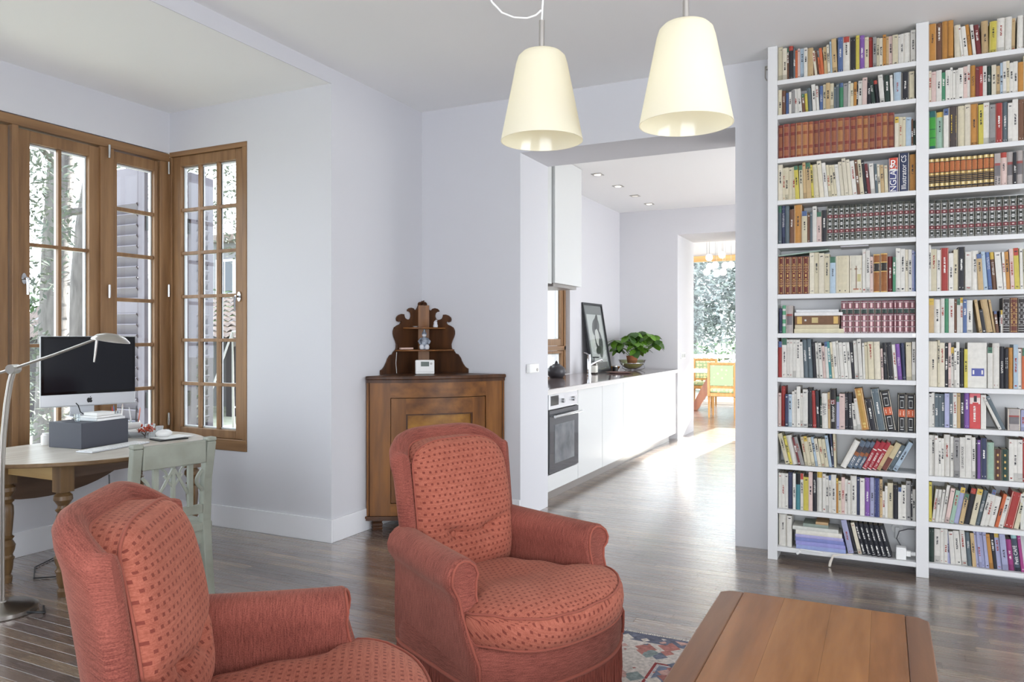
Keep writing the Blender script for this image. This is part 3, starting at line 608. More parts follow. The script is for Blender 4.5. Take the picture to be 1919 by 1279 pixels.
def dining_chair(label, x, y, rz):
    t = thing('dining_chair', label, 'chair', (x, y, 0), rz, 'dining chairs')      # local: back at y=0, faces +y
    b = MB().box((-.235, -.02, .5), (-.19, .02, .93)).box((.19, -.02, .5), (.235, .02, .93)).box((-.19, -.02, .885), (.19, .02, .93)).box((-.19, -.02, .5), (.19, .02, .54)); b.build('back_frame', gilt, t, bevel=.01)
    MB().box((-.19, -.025, .54), (.19, .025, .885)).build('backrest', dam, t, bevel=.012)
    MB().box((-.235, .0, .36), (.235, .46, .42)).build('seat_rail', gilt, t, bevel=.008); MB().box((-.22, .02, .42), (.22, .45, .485)).build('seat', dam, t, bevel=.025, seg=3)
    for sx in (-.21, .21):
        for sy in (.02, .43): MB().lathe([(.012, 0), (.016, .03), (.02, .3), (.026, .33), (.018, .345), (.028, .36)], (sx, sy, 0), 10).build('leg', gilt, t, smooth=50)
        MB().box((sx-.022, -.018, .36), (sx+.022, .02, .52)).build('back_post', gilt, t, bevel=.006)
    return t
dining_chair('honey wood chair with green spotted back, its back turned to the kitchen', -2.41, 12.85, .03)
dining_chair('honey wood dining chair half hidden at the left end of the table', -3.62, 13.85, -1.3)
dining_chair('honey wood dining chair facing us from behind the table, left one', -3.15, 15.1, PI)
dining_chair('honey wood dining chair facing us from behind the table, right one', -2.3, 15.1, PI)
dt = thing('dining_table', 'pale dining table on splayed reddish wooden legs', 'table', (-2.6, 14.1, 0))
MB().box((-.75, -.5, .715), (1.6, .5, .75)).build('top', mat('pale_table_top', (228, 222, 212), rough=.3), dt, bevel=.006)
for x0, x1 in ((-.55, -.15), (.42, .02), (.7, 1.1), (1.5, 1.2)):
    MB().prism([(x0-.07, 0), (x0+.07, 0), (x1+.1, .71), (x1-.1, .71)], Matrix(((1, 0, 0, 0), (0, 0, 1, -.06), (0, 1, 0, 0), (0, 0, 0, 1))), .12).build('leg', red_wood, dt, bevel=.008)
gm = mat('globe_opal_glass', (250, 248, 238), rough=.2, emit=(255, 250, 236), estr=.55)
gc = thing('globe_chandelier', 'cluster of small opal glass globes hanging on wires in the dining room', 'chandelier', (-2.5, 13.2, 3.26))
MB().cyl((0, 0, -.03), (0, 0, 0), .09, seg=24).build('ceiling_plate', chrome, gc, smooth=40)
for x, z in ((-2.705, 2.466), (-2.552, 2.451), (-2.436, 2.456), (-2.696, 2.576), (-2.588, 2.59), (-2.409, 2.573), (-2.311, 2.578), (-2.669, 2.713), (-2.471, 2.758)):
    dy = rr.uniform(-.12, .12)
    g = MB().sphere((x+2.5, dy, z-3.26), .062, 16).build('globe', gm, gc, smooth=60)
    MB().tube([(x+2.5, dy, z-3.2), (x+2.5, dy, -.02)], .003, 5).build('wire', chrome, g)
# ------------------------------------------------------------------ corner cupboard
CC = (-3.257, 5.04)   # room corner; local frame: +x along the back wall, -y along the pier
cup = thing('corner_cupboard', 'old walnut corner cupboard with a bowed front and a panelled door', 'cupboard', (CC[0]+.018, CC[1]-.018, 0))
LEG = .715
def bow(s, off=0.0, bulge=.10):
    """point on the bowed front line, s 0..1 from the pier side to the back wall side; off pushes it outwards"""
    a = Vector((0, -LEG)); b = Vector((LEG, 0)); n = Vector((1, -1)).normalized()
    p = a*(1-s)+b*s+n*(bulge*(1-(2*s-1)**2)+off)
    return (p.x, p.y)
def bow_slab(z0, z1, off, s0=0, s1=1, inner=None, m=0, n=22, mb=None):
    """slab following the bow from s0 to s1; inner None = reaches the corner, else thickness"""
    mb = mb or MB(); out = [bow(s0+(s1-s0)*i/n, off) for i in range(n+1)]
    inn = [(0, 0)] if inner is None else [bow(s0+(s1-s0)*i/n, off-inner) for i in reversed(range(n+1))]
    if inner is None:
        poly = out+inn
        if off > 0: poly = [(0, -LEG-off)]+out+[(LEG+off, 0), (0, 0)]
        mb.prism(poly, T(0, 0, z0), z1-z0, m)
    else:
        # strip of quads for a curved piece
        for i in range(n):
            a0 = out[i]; a1 = out[i+1]; b0 = inn[n-i]; b1 = inn[n-i-1]
            k = mb.pts([(a0[0], a0[1], z0), (a1[0], a1[1], z0), (b1[0], b1[1], z0), (b0[0], b0[1], z0), (a0[0], a0[1], z1), (a1[0], a1[1], z1), (b1[0], b1[1], z1), (b0[0], b0[1], z1)])
            for q in ((0,3,2,1),(4,5,6,7),(0,1,5,4),(2,3,7,6)): mb.face([k+j for j in q], m)
            if i == 0: mb.face((k, k+4, k+7, k+3), m)
            if i == n-1: mb.face((k+1, k+2, k+6, k+5), m)
    return mb
bow_slab(1.052, 1.078, .018).build('top', walnut_d, cup, smooth=30, bevel=.006)
b = MB(); bow_slab(1.03, 1.052, .006, mb=b).build('cornice', walnut_d, cup, smooth=30)
b = MB().box((0, -LEG+.005, .1), (.02, -.0, 1.03)).box((0.02, -.02, .1), (LEG-.005, 0, 1.03)); bow_slab(.1, .14, -.02, mb=b); b.build('carcass', walnut_d, cup)
bow_slab(.1, 1.03, 0, 0, .155, .03).build('stile', walnut, cup, smooth=30); bow_slab(.1, 1.03, 0, .845, 1, .03).build('stile', walnut, cup, smooth=30)
bow_slab(.925, 1.03, 0, .155, .845, .03).build('top_rail', walnut_h, cup, smooth=30); bow_slab(.1, .185, 0, .155, .845, .03).build('bottom_rail', walnut_h, cup, smooth=30)
dr = bpy.data.objects.new('door', None); COL.objects.link(dr); dr.parent = cup
bow_slab(.19, .92, -.006, .16, .26, .025).build('door_stile', walnut, dr, smooth=30); bow_slab(.19, .92, -.006, .74, .84, .025).build('door_stile', walnut, dr, smooth=30)
bow_slab(.81, .92, -.006, .26, .74, .025).build('door_rail', walnut_h, dr, smooth=30); bow_slab(.19, .30, -.006, .26, .74, .025).build('door_rail', walnut_h, dr, smooth=30)
bow_slab(.30, .81, -.022, .26, .74, .012).build('door_panel', walnut_p, dr, smooth=30)
b = MB()
for s0, s1, z0, z1 in ((.258, .272, .295, .815), (.728, .742, .295, .815), (.258, .742, .80, .815), (.258, .742, .295, .31)): bow_slab(z0, z1, -.010, s0, s1, .014, n=8, mb=b)
b.build('panel_moulding', walnut_d, dr, smooth=30)
MB().lathe([(.005, 0), (.007, .002), (.007, .03), (.004, .032)], seg=10, M=T(*bow(.79, -.004), .58) @ rot('Z', -45) @ rot('X', 0)).build('escutcheon', mat('aged_brass', (150, 120, 70), rough=.35, metal=1), dr, smooth=40)
b = MB(); bow_slab(.07, .1, .012, mb=b); bow_slab(.085, .1, .02, mb=b); b.build('plinth', walnut_d, cup, smooth=30)
for s in (.06, .94): x, y = bow(s, -.03); MB().lathe([(.045, 0), (.05, .012), (.044, .02), (.05, .03), (.05, .045), (.042, .052), (.05, .06), (.05, .07)], (x*.97, y*.97, 0), 4, M=None).build('foot', walnut_d, cup, smooth=20)
# fretted corner shelf standing on it
et = thing('corner_shelf', 'fretwork walnut corner shelf with two tiers standing on the cupboard', 'shelf', (CC[0]+.004, CC[1]-.004, 1.0785))
prof = [(475, 1135), (475, 1075), (452, 1058), (440, 1040), (425, 1010), (410, 970), (400, 930), (375, 880), (350, 868), (338, 840), (318, 815), (308, 790), (306, 740), (318, 690), (332, 645), (340, 600), (340, 560), (328, 515), (300, 488), (268, 470), (256, 445), (262, 425), (280, 440), (300, 430), (306, 400), (300, 370), (280, 345), (250, 330), (222, 333), (222, 350), (212, 385), (192, 400), (165, 405), (148, 385), (140, 350), (146, 310), (165, 290), (182, 290), (180, 268), (165, 248), (140, 238), (115, 245), (98, 270), (82, 262), (68, 240), (58, 215), (52, 195), (54, 180), (50, 165), (42, 152), (26, 146), (12, 150), (8, 135), (0, 130)]
hole = [(250, 360), (240, 372), (248, 385), (258, 372)]
for side, k, M in ((0, 1/852, Matrix(((0, 0, 1, 0), (-1, 0, 0, 0), (0, 1, 0, 0), (0, 0, 0, 1)))), (1, 1/1130, Matrix(((1, 0, 0, 0), (0, 0, -1, 0), (0, 1, 0, 0), (0, 0, 0, 1))))):
    poly = [(0, 0)]+[(dx*k, (1135-y)/1800) for dx, y in prof]
    MB().prism(poly, M, .013).build('side_board', walnut_d, et, bevel=.002)
q = .062
MB().prism([(.013, -q), (q, -.013), (q+.012, -.013), (.013, -q-.012)], T(0, 0, 0), .52).build('corner_board', walnut, et)
MB().tube([(.028+.011*math.cos(t), -.028-.011*math.cos(t)*0-.011*0, .535+.011*math.sin(t)) for t in [2*PI*i/14 for i in range(14)]], .004, 6, closed=True).tube([(.05+.011*math.cos(t), -.04, .532+.011*math.sin(t)) for t in [2*PI*i/14 for i in range(14)]], .004, 6, closed=True).cyl((.035, -.03, .53), (.035, -.03, .56), .005, .003, 8).build('finial', walnut_d, et, smooth=60)
for z, r1, r2 in ((.168, .37, .29), (.335, .27, .21)):
    MB().prism([(.013, -.013)]+[(.013+r2*math.sin(t)**.9, -.013-r1*math.cos(t)**.9) for t in [PI/2*i/16 for i in range(17)]], T(0, 0, z), .011).build('shelf', walnut, et, bevel=.003)
# things on the cupboard and its shelf
th = thing('room_thermostat', 'white thermostat with a small grey screen standing on the corner cupboard', 'thermostat', (-3.025, 4.72, 1.0785), math.radians(38))
MB().box((-.07, -.012, 0), (.07, .014, .105)).build('body', white_pl, th, bevel=.008, seg=3); MB().box((-.03, -.0135, .058), (.03, -.012, .092)).build('screen', mat('lcd_grey', (112, 122, 116), rough=.2), th)
MB().cyl((.045, -.012, .078), (.045, -.015, .078), .009).box((-.065, -.0135, .018), (.065, -.0122, .020)).build('button', mat('pale_grey_plastic', (190, 190, 188)), th)
fg = thing('porcelain_figurine', 'small black and silver porcelain figurine of a seated clown on the lower tier', 'figurine', (-3.12, 4.86, 1.259), .6)
dk = mat('dark_porcelain', (52, 58, 70), rough=.15, rgb2=(176, 184, 196), nscale=28); pw = mat('white_porcelain', (214, 216, 222), rough=.15)
MB().lathe([(0, 0), (.036, .0), (.038, .02), (.03, .04), (.028, .05), (.036, .065), (.024, .085), (.012, .094), (0, .095)], seg=18).build('body', dk, fg, smooth=60)
MB().sphere((-.02, -.028, .016), .019, 12, sc=(1, 1, 1.2)).sphere((.02, -.028, .016), .019, 12, sc=(1, 1, 1.2)).build('knee', pw, fg, smooth=60)
MB().sphere((0, -.004, .108), .017, 12).build('head', pw, fg, smooth=60); MB().lathe([(.018, .112), (.019, .118), (.006, .145), (.009, .15), (0, .153)], (0, -.002, 0), 14).build('cap', dk, fg, smooth=60)
for sx in (-1, 1): MB().tube([(sx*.022, 0, .08), (sx*.04, -.015, .058), (sx*.03, -.035, .04)], [.011, .01, .007], 8).build('arm', dk, fg, smooth=60)
f2 = thing('white_figurine', 'tiny white porcelain figurine on the upper tier of the corner shelf', 'figurine', (-3.045, 4.90, 1.4255)); MB().lathe([(0, 0), (.016, 0), (.019, .01), (.013, .03), (.015, .035), (.007, .05), (0, .052)], seg=14).build('body', pw, f2, smooth=60); MB().tube([(0, 0, .04), (.012, -.006, .052), (.02, -.012, .05)], [.008, .007, .004], 8).build('head', pw, f2, smooth=60)
f3 = thing('porcelain_dish', 'tiny pale dish at the left of the upper tier', 'dish', (-3.18, 4.83, 1.4255)); MB().lathe([(0, 0), (.012, 0), (.022, .008), (.02, .008), (0, .003)], seg=16).build('bowl', pw, f3, smooth=60)
f4 = MB().box((-.055, -.012, 0), (.055, .012, .014)).build('small_box', mat('pink_card', (222, 190, 176)), bevel=.002); f4.location = (-3.2, 4.74, 1.259); f4.rotation_euler = (0, 0, 1.2); tag(f4, 'narrow pale pink card box at the left end of the lower tier', 'box')
cdt = tag(MB().tube([(-3.232, 4.66, 1.24), (-3.236, 4.655, 1.16), (-3.232, 4.66, 1.084)], .002, 5).build('thin_cord', white_pl), 'thin white cord hanging down the left side of the corner shelf', 'cord')

# ------------------------------------------------------------------ desk corner
TZ = .71; TC = (-4.3, 2.92); RAD = .70; CLIP = -4.58
top_m = mat('limed_table_top', (208, 202, 192), rough=.3, rgb2=(180, 170, 156), nscale=3, stretch=(9, 1, 9), bump=.1, bscale=30); edge_m = wood('worn_pine', (128, 102, 70), (98, 74, 48), 1, rough=.45)
pale_pine = wood('bare_pine', (202, 172, 118), (170, 136, 84), 0, rough=.5, ring=8); turned = wood('turned_leg_wood', (124, 96, 62), (84, 62, 40), 2, rough=.35); dark_leaf = wood('dark_leaf_wood', (104, 80, 62), (80, 60, 46), 1, rough=.5)
tbl = thing('drop_leaf_table', 'round drop-leaf table with a limed top and turned legs under the computer', 'table', (TC[0], TC[1], 0))
a0 = math.acos((CLIP-TC[0])/RAD)
ring = [(RAD*math.cos(a), RAD*math.sin(a)) for a in [-a0+2*a0*i/56 for i in range(57)]]
MB().prism(ring, T(0, 0, TZ-.024), .024, 0, 1).build('top', [edge_m, top_m], tbl, smooth=30, bevel=.006)
cx = CLIP-TC[0]; hy = RAD*math.sin(a0)
MB().prism([(-hy*math.cos(PI*i/24), -.32*math.sin(PI*i/24)) for i in range(25)], Matrix(((0, 0, 1, cx-.024), (1, 0, 0, 0), (0, 1, 0, TZ-.012), (0, 0, 0, 1))), .02).build('drop_leaf', dark_leaf, tbl, bevel=.004)
lx = (-.03, .46); ly = (-.40, .42)
for x in lx:
    for y in ly:
        b = MB().box((x-.036, y-.036, .545), (x+.036, y+.036, TZ-.0245)); 
        pr = [(.0, 0), (.026, 0), (.03, .03), (.021, .045), (.03, .075), (.034, .12), (.04, .135), (.032, .145), (.03, .155), (.04, .18), (.044, .205), (.034, .225), (.028, .235), (.038, .25), (.026, .26), (.03, .30), (.036, .38), (.034, .42), (.026, .435), (.038, .45), (.028, .46), (.026, .475), (.046, .505), (.044, .525), (.03, .54), (.034, .5455)]
        b.lathe(pr, (x, y, 0), 16); b.build('leg', turned, tbl, smooth=35)
MB().box((lx[0]+.036, ly[0]-.012, .60), (lx[1]-.036, ly[0]+.012, TZ-.0245)).build('apron', pale_pine, tbl); MB().box((lx[0]+.036, ly[1]-.012, .585), (lx[1]-.036, ly[1]+.012, TZ-.0245)).build('apron', dark_leaf, tbl)
MB().box((lx[1]-.012, ly[0]+.036, .612), (lx[1]+.012, ly[1]-.036, TZ-.0245)).build('apron', dark_leaf, tbl); MB().box((lx[0]-.012, ly[0]+.036, .585), (lx[0]+.012, ly[1]-.036, TZ-.0245)).build('apron', dark_leaf, tbl)
# riser
rs = MB().box((0, 0, 0), (-.256, .325, .147)).build('monitor_riser', mat('charcoal_board', (72, 74, 84), rough=.55), bevel=.002); rs.location = (-4.105, 2.80, TZ+.0005); rs.rotation_euler = (0, 0, .10)
tag(rs, 'charcoal grey box raising the computer above the table', 'box')
# flat things on the riser
RZ = TZ+.148
for i, (nm, lb, sz, m_, cat, dx, dy, rz) in enumerate((('hard_drive', 'flat silver drive case with dark rim, lowest on the grey box', (.15, .20, .016), mat('silver_case', (205, 206, 208), rough=.3, metal=.4), 'drive', -.09, .19, .1), ('notebook', 'white notebook lying on the silver drive case', (.13, .18, .012), white_pl, 'notebook', -.09, .185, .15), ('paper_stack', 'small stack of white papers on the notebook under the computer', (.11, .12, .018), mat('white_paper', (232, 232, 230), rough=.8), 'papers', -.085, .17, .05))):
    z = RZ+.0005+(0, .017, .030)[i]
    o = MB().cbox((0, 0, sz[2]/2), sz).build(nm, m_, bevel=.002); o.location = (-4.105+dx, 2.80+dy, z); o.rotation_euler = (0, 0, rz); tag(o, lb, cat)
# all-in-one computer: screen plane from P1 to P2
P1 = Vector((-4.473, 2.786)); P2 = Vector((-4.314, 3.287)); W_ = .535; ang = math.atan2(P2.y-P1.y, P2.x-P1.x)
pc = thing('desktop_computer', 'silver all-in-one computer with a black screen on the charcoal box', 'computer', (P1.x+.02, P1.y-.005, 0), ang)     # local: x along the screen, -y faces the room
alu = mat('computer_aluminium', (206, 208, 212), rough=.32, metal=.35); scr = mat('black_screen_glass', (10, 11, 14), rough=.07, spec=.55)
MB().box((0, 0, .93), (W_, .018, 1.357)).build('body', alu, pc, bevel=.008, seg=3)
MB().box((.003, -.0035, 1.005), (W_-.003, .0, 1.354)).build('screen', scr, pc, bevel=.002); MB().box((.02, -.0042, 1.022), (W_-.02, -.0036, 1.337)).build('display', mat('dark_display', (20, 22, 28), rough=.1, spec=.5), pc)
apple = [(0, .45), (.12, .52), (.3, .55), (.48, .46), (.55, .38), (.42, .25), (.40, .05), (.48, -.12), (.6, -.2), (.5, -.45), (.34, -.62), (.2, -.62), (.0, -.56), (-.2, -.62), (-.34, -.62), (-.5, -.42), (-.6, -.1), (-.58, .2), (-.45, .45), (-.25, .55)]
lg = MB(); Ml = Matrix(((1, 0, 0, W_/2), (0, 0, -1, 0), (0, 1, 0, .966), (0, 0, 0, 1)))
lg.prism([(x*.026, y*.026) for x, y in apple], Ml, .0012); lg.prism([(.0*.026+.001, .6*.026), (.06*.026+.001, .8*.026), (.25*.026+.001, .95*.026), (.2*.026+.001, .72*.026)], Ml, .0012)
lg.build('logo', black_pl, pc)
MB().box((W_/2-.09, .01, TZ+.1485), (W_/2+.09, .17, TZ+.155)).box((W_/2-.07, .14, TZ+.155), (W_/2+.07, .146, 1.03)).box((W_/2-.07, .02, 1.02), (W_/2+.07, .146, 1.035)).build('stand', alu, pc, bevel=.003)
tag(MB().tube([(-4.24, 2.93, RZ+.02), (-4.26, 2.9, RZ+.05), (-4.25, 2.88, RZ+.09), (-4.3, 2.9, RZ+.1)], .003, 6).build('computer_cable', black_pl), 'short black cable curling up from the flat drive case', 'cable')
for i, (x, y) in enumerate(((-4.2, 2.84), (-4.155, 3.02), (-4.17, 3.07))):
    g = thing('shot_glass', ('small clear glass at the left end of the grey box', 'small clear glass on the grey box right of the papers', 'small clear glass at the right end of the grey box')[i], 'glass', (x, y, RZ+.0005)); MB().lathe([(.014, 0), (.017, .045), (.0155, .045), (.0125, .004), (0, .004)], seg=16).build('cup', glass_mat('clear_glass', (.93, .96, .97), .2), g, smooth=60)
# keyboard
kb = thing('computer_keyboard', 'slim white keyboard lying in front of the grey box', 'keyboard', (-4.0, 2.93, TZ+.0005), PI/2+.17)     # local x along the rows
MB().box((-.215, -.058, 0), (.215, .058, .008)).build('base', alu, kb, bevel=.004)
k = MB(); rr = random.Random(2)
for r_ in range(5):
    for c_ in range(21): k.box((-.206+c_*.0197, -.05+r_*.0205, .008), (-.206+c_*.0197+.0165, -.05+r_*.0205+.0165, .0105))
k.build('keys', white_pl, kb)['kind'] = 'stuff'
# white jar left of the riser
j = thing('white_jar', 'small white pot behind the left side of the grey box', 'pot', (-4.47, 2.83, TZ+.0005)); MB().lathe([(0, 0), (.026, 0), (.029, .01), (.029, .055), (.025, .06), (0, .06)], seg=20).build('body', white_pl, j, smooth=40); MB().cyl((0, 0, .06), (0, 0, .07), .022).build('lid', white_pl, j, smooth=40)
# right-hand clutter
for i, (x, y, z, L_, r_, rz, lb) in enumerate(((-4.33, 3.24, .026, .24, .025, 1.35, 'white paper roll lying right of the grey box'), (-4.39, 3.26, .026, .2, .024, 1.25, 'second white paper roll, behind the first'), (-4.36, 3.25, .069, .22, .022, 1.3, 'white paper roll lying on top of the two others'))):
    o = thing('paper_roll', lb, 'paper roll', (x, y, TZ+z), rz); MB().cyl((-L_/2, 0, 0), (L_/2, 0, 0), r_, seg=18).build('roll', MATS['white_paper'], o, smooth=40); MB().tube([(L_/2+.001, math.cos(t)*r_*.3*(1+t/9), math.sin(t)*r_*.3*(1+t/9)) for t in [i_*.6 for i_ in range(24)]], .0012, 4).build('rolled_edge', mat('paper_edge_grey', (168, 168, 168)) if 'paper_edge_grey' not in MATS else MATS['paper_edge_grey'], o)
pen_cols = [(200, 60, 60), (235, 235, 235), (90, 110, 150), (215, 200, 190), (60, 60, 66), (220, 130, 110)]
def pen_pot(label, x, y, h, r_, pens):
    o = thing('pencil_pot', label, 'pot', (x, y, TZ+.0005)); MB().lathe([(r_, 0), (r_, h), (r_-.002, h), (r_-.002, .004), (0, .004)], seg=20).build('cup', glass_mat('pot_glass', (.86, .9, .95), .25, .02), o, smooth=40)
    for i_, (a, l, c) in enumerate(pens):
        n = 'pen' if c != 1 else 'brush'
        m_ = MATS.get(f'pen_{c}') or mat(f'pen_{c}', pen_cols[c], rough=.4)
        pn = thing(n, f'{("red","white","blue","cream","black","coral")[c]} {n} standing in the {"taller" if h > .1 else "shorter"} glass pencil pot', 'pen', (x, y, TZ+.006))
        MB().cyl((math.cos(a)*r_*.4, math.sin(a)*r_*.4, 0), (math.cos(a)*r_*1.0, math.sin(a)*r_*1.0, l), .0038).build('shaft', m_, pn, smooth=40)
        MB().cyl((math.cos(a)*r_*1.0, math.sin(a)*r_*1.0, l), (math.cos(a)*r_*1.06, math.sin(a)*r_*1.06, l+.02), .0042, .001).build('tip', m_, pn)
pen_pot('taller glass pencil pot full of pens beside the window', -4.50, 3.32, .11, .035, [(.3, .16, 1), (1.6, .18, 3), (3.2, .17, 2), (4.6, .165, 0)])
pen_pot('shorter glass pencil pot beside the taller one', -4.44, 3.40, .09, .032, [(.6, .15, 5), (2.2, .16, 4), (4.2, .155, 1)])
tyy = thing('acrylic_tray', 'clear acrylic tray on the table holding a red berry sprig', 'tray', (-4.25, 3.36, TZ+.0005), .25); b = MB()
b.box((-.08, -.11, 0), (.08, .11, .004)).box((-.08, -.11, .004), (-.077, .11, .04)).box((.077, -.11, .004), (.08, .11, .04)).box((-.077, -.11, .004), (.077, -.107, .04)).box((-.077, .107, .004), (.077, .11, .04)); b.build('tray', glass_mat('acrylic', (.93, .95, .97), .22), tyy)
bs = thing('berry_sprig', 'cluster of orange-red berries in the acrylic tray', 'berries', (-4.25, 3.33, TZ+.006)); b = MB(); rr = random.Random(11)
for i in range(34): b.sphere((rr.gauss(0, .02), rr.gauss(0, .028), .03+abs(rr.gauss(0, .022))), .0065, 8)
b.build('berries', mat('red_berry', (178, 66, 34), rough=.3), bs, smooth=60)['kind'] = 'stuff'
b = MB(); 
for i in range(7): b.tube([(0, 0, .0), (rr.gauss(0, .02), rr.gauss(0, .025), .05)], .0015, 4)
b.build('twig', dark_leaf, bs)
for i, (x, y, r_, h, lb) in enumerate(((-4.42, 3.50, .03, .045, 'round white lidded box between the pencil pots and the window corner'), (-4.34, 3.51, .022, .035, 'small white square-shouldered jar right of the acrylic tray'))):
    o = thing('white_box', lb, 'box', (x, y, TZ+.0005)); MB().cyl((0, 0, 0), (0, 0, h), r_, seg=20).build('body', white_pl, o, smooth=40, bevel=.002); MB().cyl((0, 0, h), (0, 0, h+.012), r_+.002, seg=20).build('lid', MATS['silver_case'], o, smooth=40)
nb = tag(MB().box((-.09, -.07, 0), (.09, .07, .008)).build('dark_notebook', black_pl, bevel=.002), 'thin black notebook under the white paper and mouse', 'notebook'); nb.location = (-4.02, 3.32, TZ+.0005); nb.rotation_euler = (0, 0, 1.35)
pp = tag(MB().box((-.1, -.07, 0), (.1, .07, .002)).build('paper_sheet', MATS['white_paper']), 'sheet of white paper lying on the black notebook', 'paper'); pp.location = (-4.04, 3.36, TZ+.009); pp.rotation_euler = (0, 0, 1.5)
ms = thing('computer_mouse', 'white computer mouse lying on the sheet of paper', 'mouse', (-4.09, 3.34, TZ+.0115), 1.3)
MB().sphere((0, 0, 0), .05, 20, sc=(1.05, .6, .5)).build('body', white_pl, ms, smooth=60); ms.location.z += .02
# painted chair
grn = mat('worn_grey_green_paint', (152, 156, 144), rough=.55, rgb2=(128, 130, 118), nscale=7, bump=.15, bscale=40)
ch = thing('desk_chair', 'painted grey-green antique chair with a fretwork back, drawn up to the round table', 'chair', (-3.04, 2.515, 0), math.radians(-101.5+180))    # local: x along the back, +y towards the seat
HB = .845
for sx in (-1, 1):
    b = MB(); b.tube([(sx*.178, -.055, 0), (sx*.178, -.015, .3), (sx*.178, 0, .45), (sx*.178, -.012, .66), (sx*.180, -.045, HB)], [.027, .03, .031, .030, .031], 4); b.build('back_post', grn, ch, bevel=.004)
    MB().box((sx*.18-.024, -.068, HB-.002), (sx*.18+.024, -.018, HB+.018)).build('post_cap', grn, ch, bevel=.006)
    MB().tube([(sx*.19, .38, 0), (sx*.19, .38, .40)], [.016, .024], 8).build('front_leg', grn, ch, smooth=50)
MB().box((-.155, -.058, HB-.105), (.155, -.034, HB+.006)).build('top_rail', grn, ch, bevel=.006)
MB().box((-.155, -.026, .49), (.155, -.006, .535)).build('lower_rail', grn, ch, bevel=.004)
b = MB()
for x in (-.085, .085): b.box((x-.011, -.04, .535), (x+.011, -.018, HB-.105))
for x0, x1 in ((-.002, -.075), (.002, .075)): b.tube([(x0, -.035, HB-.115), (x1, -.025, .60)], .008, 4); b.tube([(x0*.5, -.03, .64), (x1*.6, -.03, .70)], .006, 4)
b.box((-.008, -.038, .535), (.008, -.02, HB-.105))
for sx in (-1, 1): b.tube([(sx*(.074-.045*math.sin(t)), -.03, HB-.105-.05*(1-math.cos(t))) for t in [PI/2*i/6 for i in range(7)]], .006, 4); b.tube([(sx*(.148-.03*math.sin(t)), -.03, HB-.14-.10*t/PI) for t in [PI*i/8 for i in range(9)]], .010, 4)
b.build('fretwork', grn, ch, smooth=40)
MB().box((-.21, -.02, .40), (.21, .40, .445)).build('seat', grn, ch, bevel=.01)
for y in (.0, .36): MB().box((-.185, y-.01, .34), (.185, y+.01, .40)).build('seat_rail', grn, ch)
# floor cables
tag(MB().tube([(-4.25, 3.0, .006), (-4.1, 2.75, .006), (-4.25, 2.62, .006), (-4.45, 2.75, .006), (-4.6, 3.05, .006), (-4.65, 3.3, .03)], .004, 6).build('floor_cable', black_pl), 'black cable looping over the floor under the round table', 'cable')
tag(MB().tube([(-3.95, 2.86, .57), (-3.945, 2.86, .45), (-3.955, 2.87, .33), (-4.0, 2.9, .15), (-4.1, 2.96, .006)], .0035, 6).build('hanging_cable', black_pl), 'black cable hanging down from the edge of the round table', 'cable')
# floor lamp
fl_ = thing('floor_lamp', 'brushed metal arc reading lamp leaning its head over the computer', 'floor lamp', (-3.885, 2.24, 0))
b = MB().lathe([(0, 0), (.152, 0), (.155, .004), (.155, .022), (.148, .026), (.13, .034), (.02, .05), (.016, .056), (0, .056)], seg=44).build('base', nickel, fl_, smooth=35)
u = Vector((.8981, .4397, 0)); v_ = Vector((-.4397, .8981, 0))
def lp(a, z, o=0): p = u*a+v_*o; return (p.x, p.y, z)
for k_, (o_, m_) in enumerate(((-.011, nickel), (.011, nickel))):
    MB().tube([lp(-.003, .05, o_), lp(-.003, .62, o_), lp(.0, .75, o_), lp(.008, .88, o_), lp(.022, 1.02, o_), lp(.04, 1.13, o_), lp(.056, 1.185, o_)], .0075, 10).build('pole', m_, fl_, smooth=60)
MB().cyl(lp(.056, 1.194, -.028), lp(.056, 1.194, .028), .023, seg=20).build('joint', nickel, fl_, smooth=40)
MB().tube([lp(-.16, 1.13), lp(.056, 1.196), lp(.25, 1.262), lp(.46, 1.34)], [.006, .0075, .0065, .006], 10).build('arm', nickel, fl_, smooth=60)
MB().cyl(lp(-.16, 1.12), lp(-.10, 1.145), .015, seg=16).build('counterweight', nickel, fl_, smooth=40)
hd_ = bpy.data.objects.new('lamp_head', None); COL.objects.link(hd_); hd_.parent = fl_; hd_.location = lp(.535, 1.345); hd_.rotation_euler = (0, math.radians(9), math.atan2(u.y, u.x))
MB().lathe([(.0, .024), (.03, .022), (.065, .011), (.088, -.008), (.09, -.014), (.086, -.013), (.062, .004), (.03, .014), (0, .016)], seg=36, M=Matrix.Diagonal((1.0, .85, 1, 1))).build('shade', nickel, hd_, smooth=60)
MB().lathe([(0, .0), (.025, .0), (.025, .012), (0, .012)], seg=16).build('bulb', mat('frosted_bulb', (235, 235, 228), rough=.4), hd_, smooth=40)
MB().tube([lp(.465, 1.335), lp(.458, 1.27), lp(.452, 1.228)], [.0065, .0055, .004], 8).build('grip', nickel, fl_, smooth=60)
MB().tube([(.148, .03, .012), (.2, .05, .015), (.215, .075, .008), (.17, .1, .006), (.12, .13, .006)], .006, 6).build('cord', black_pl, fl_, smooth=60)
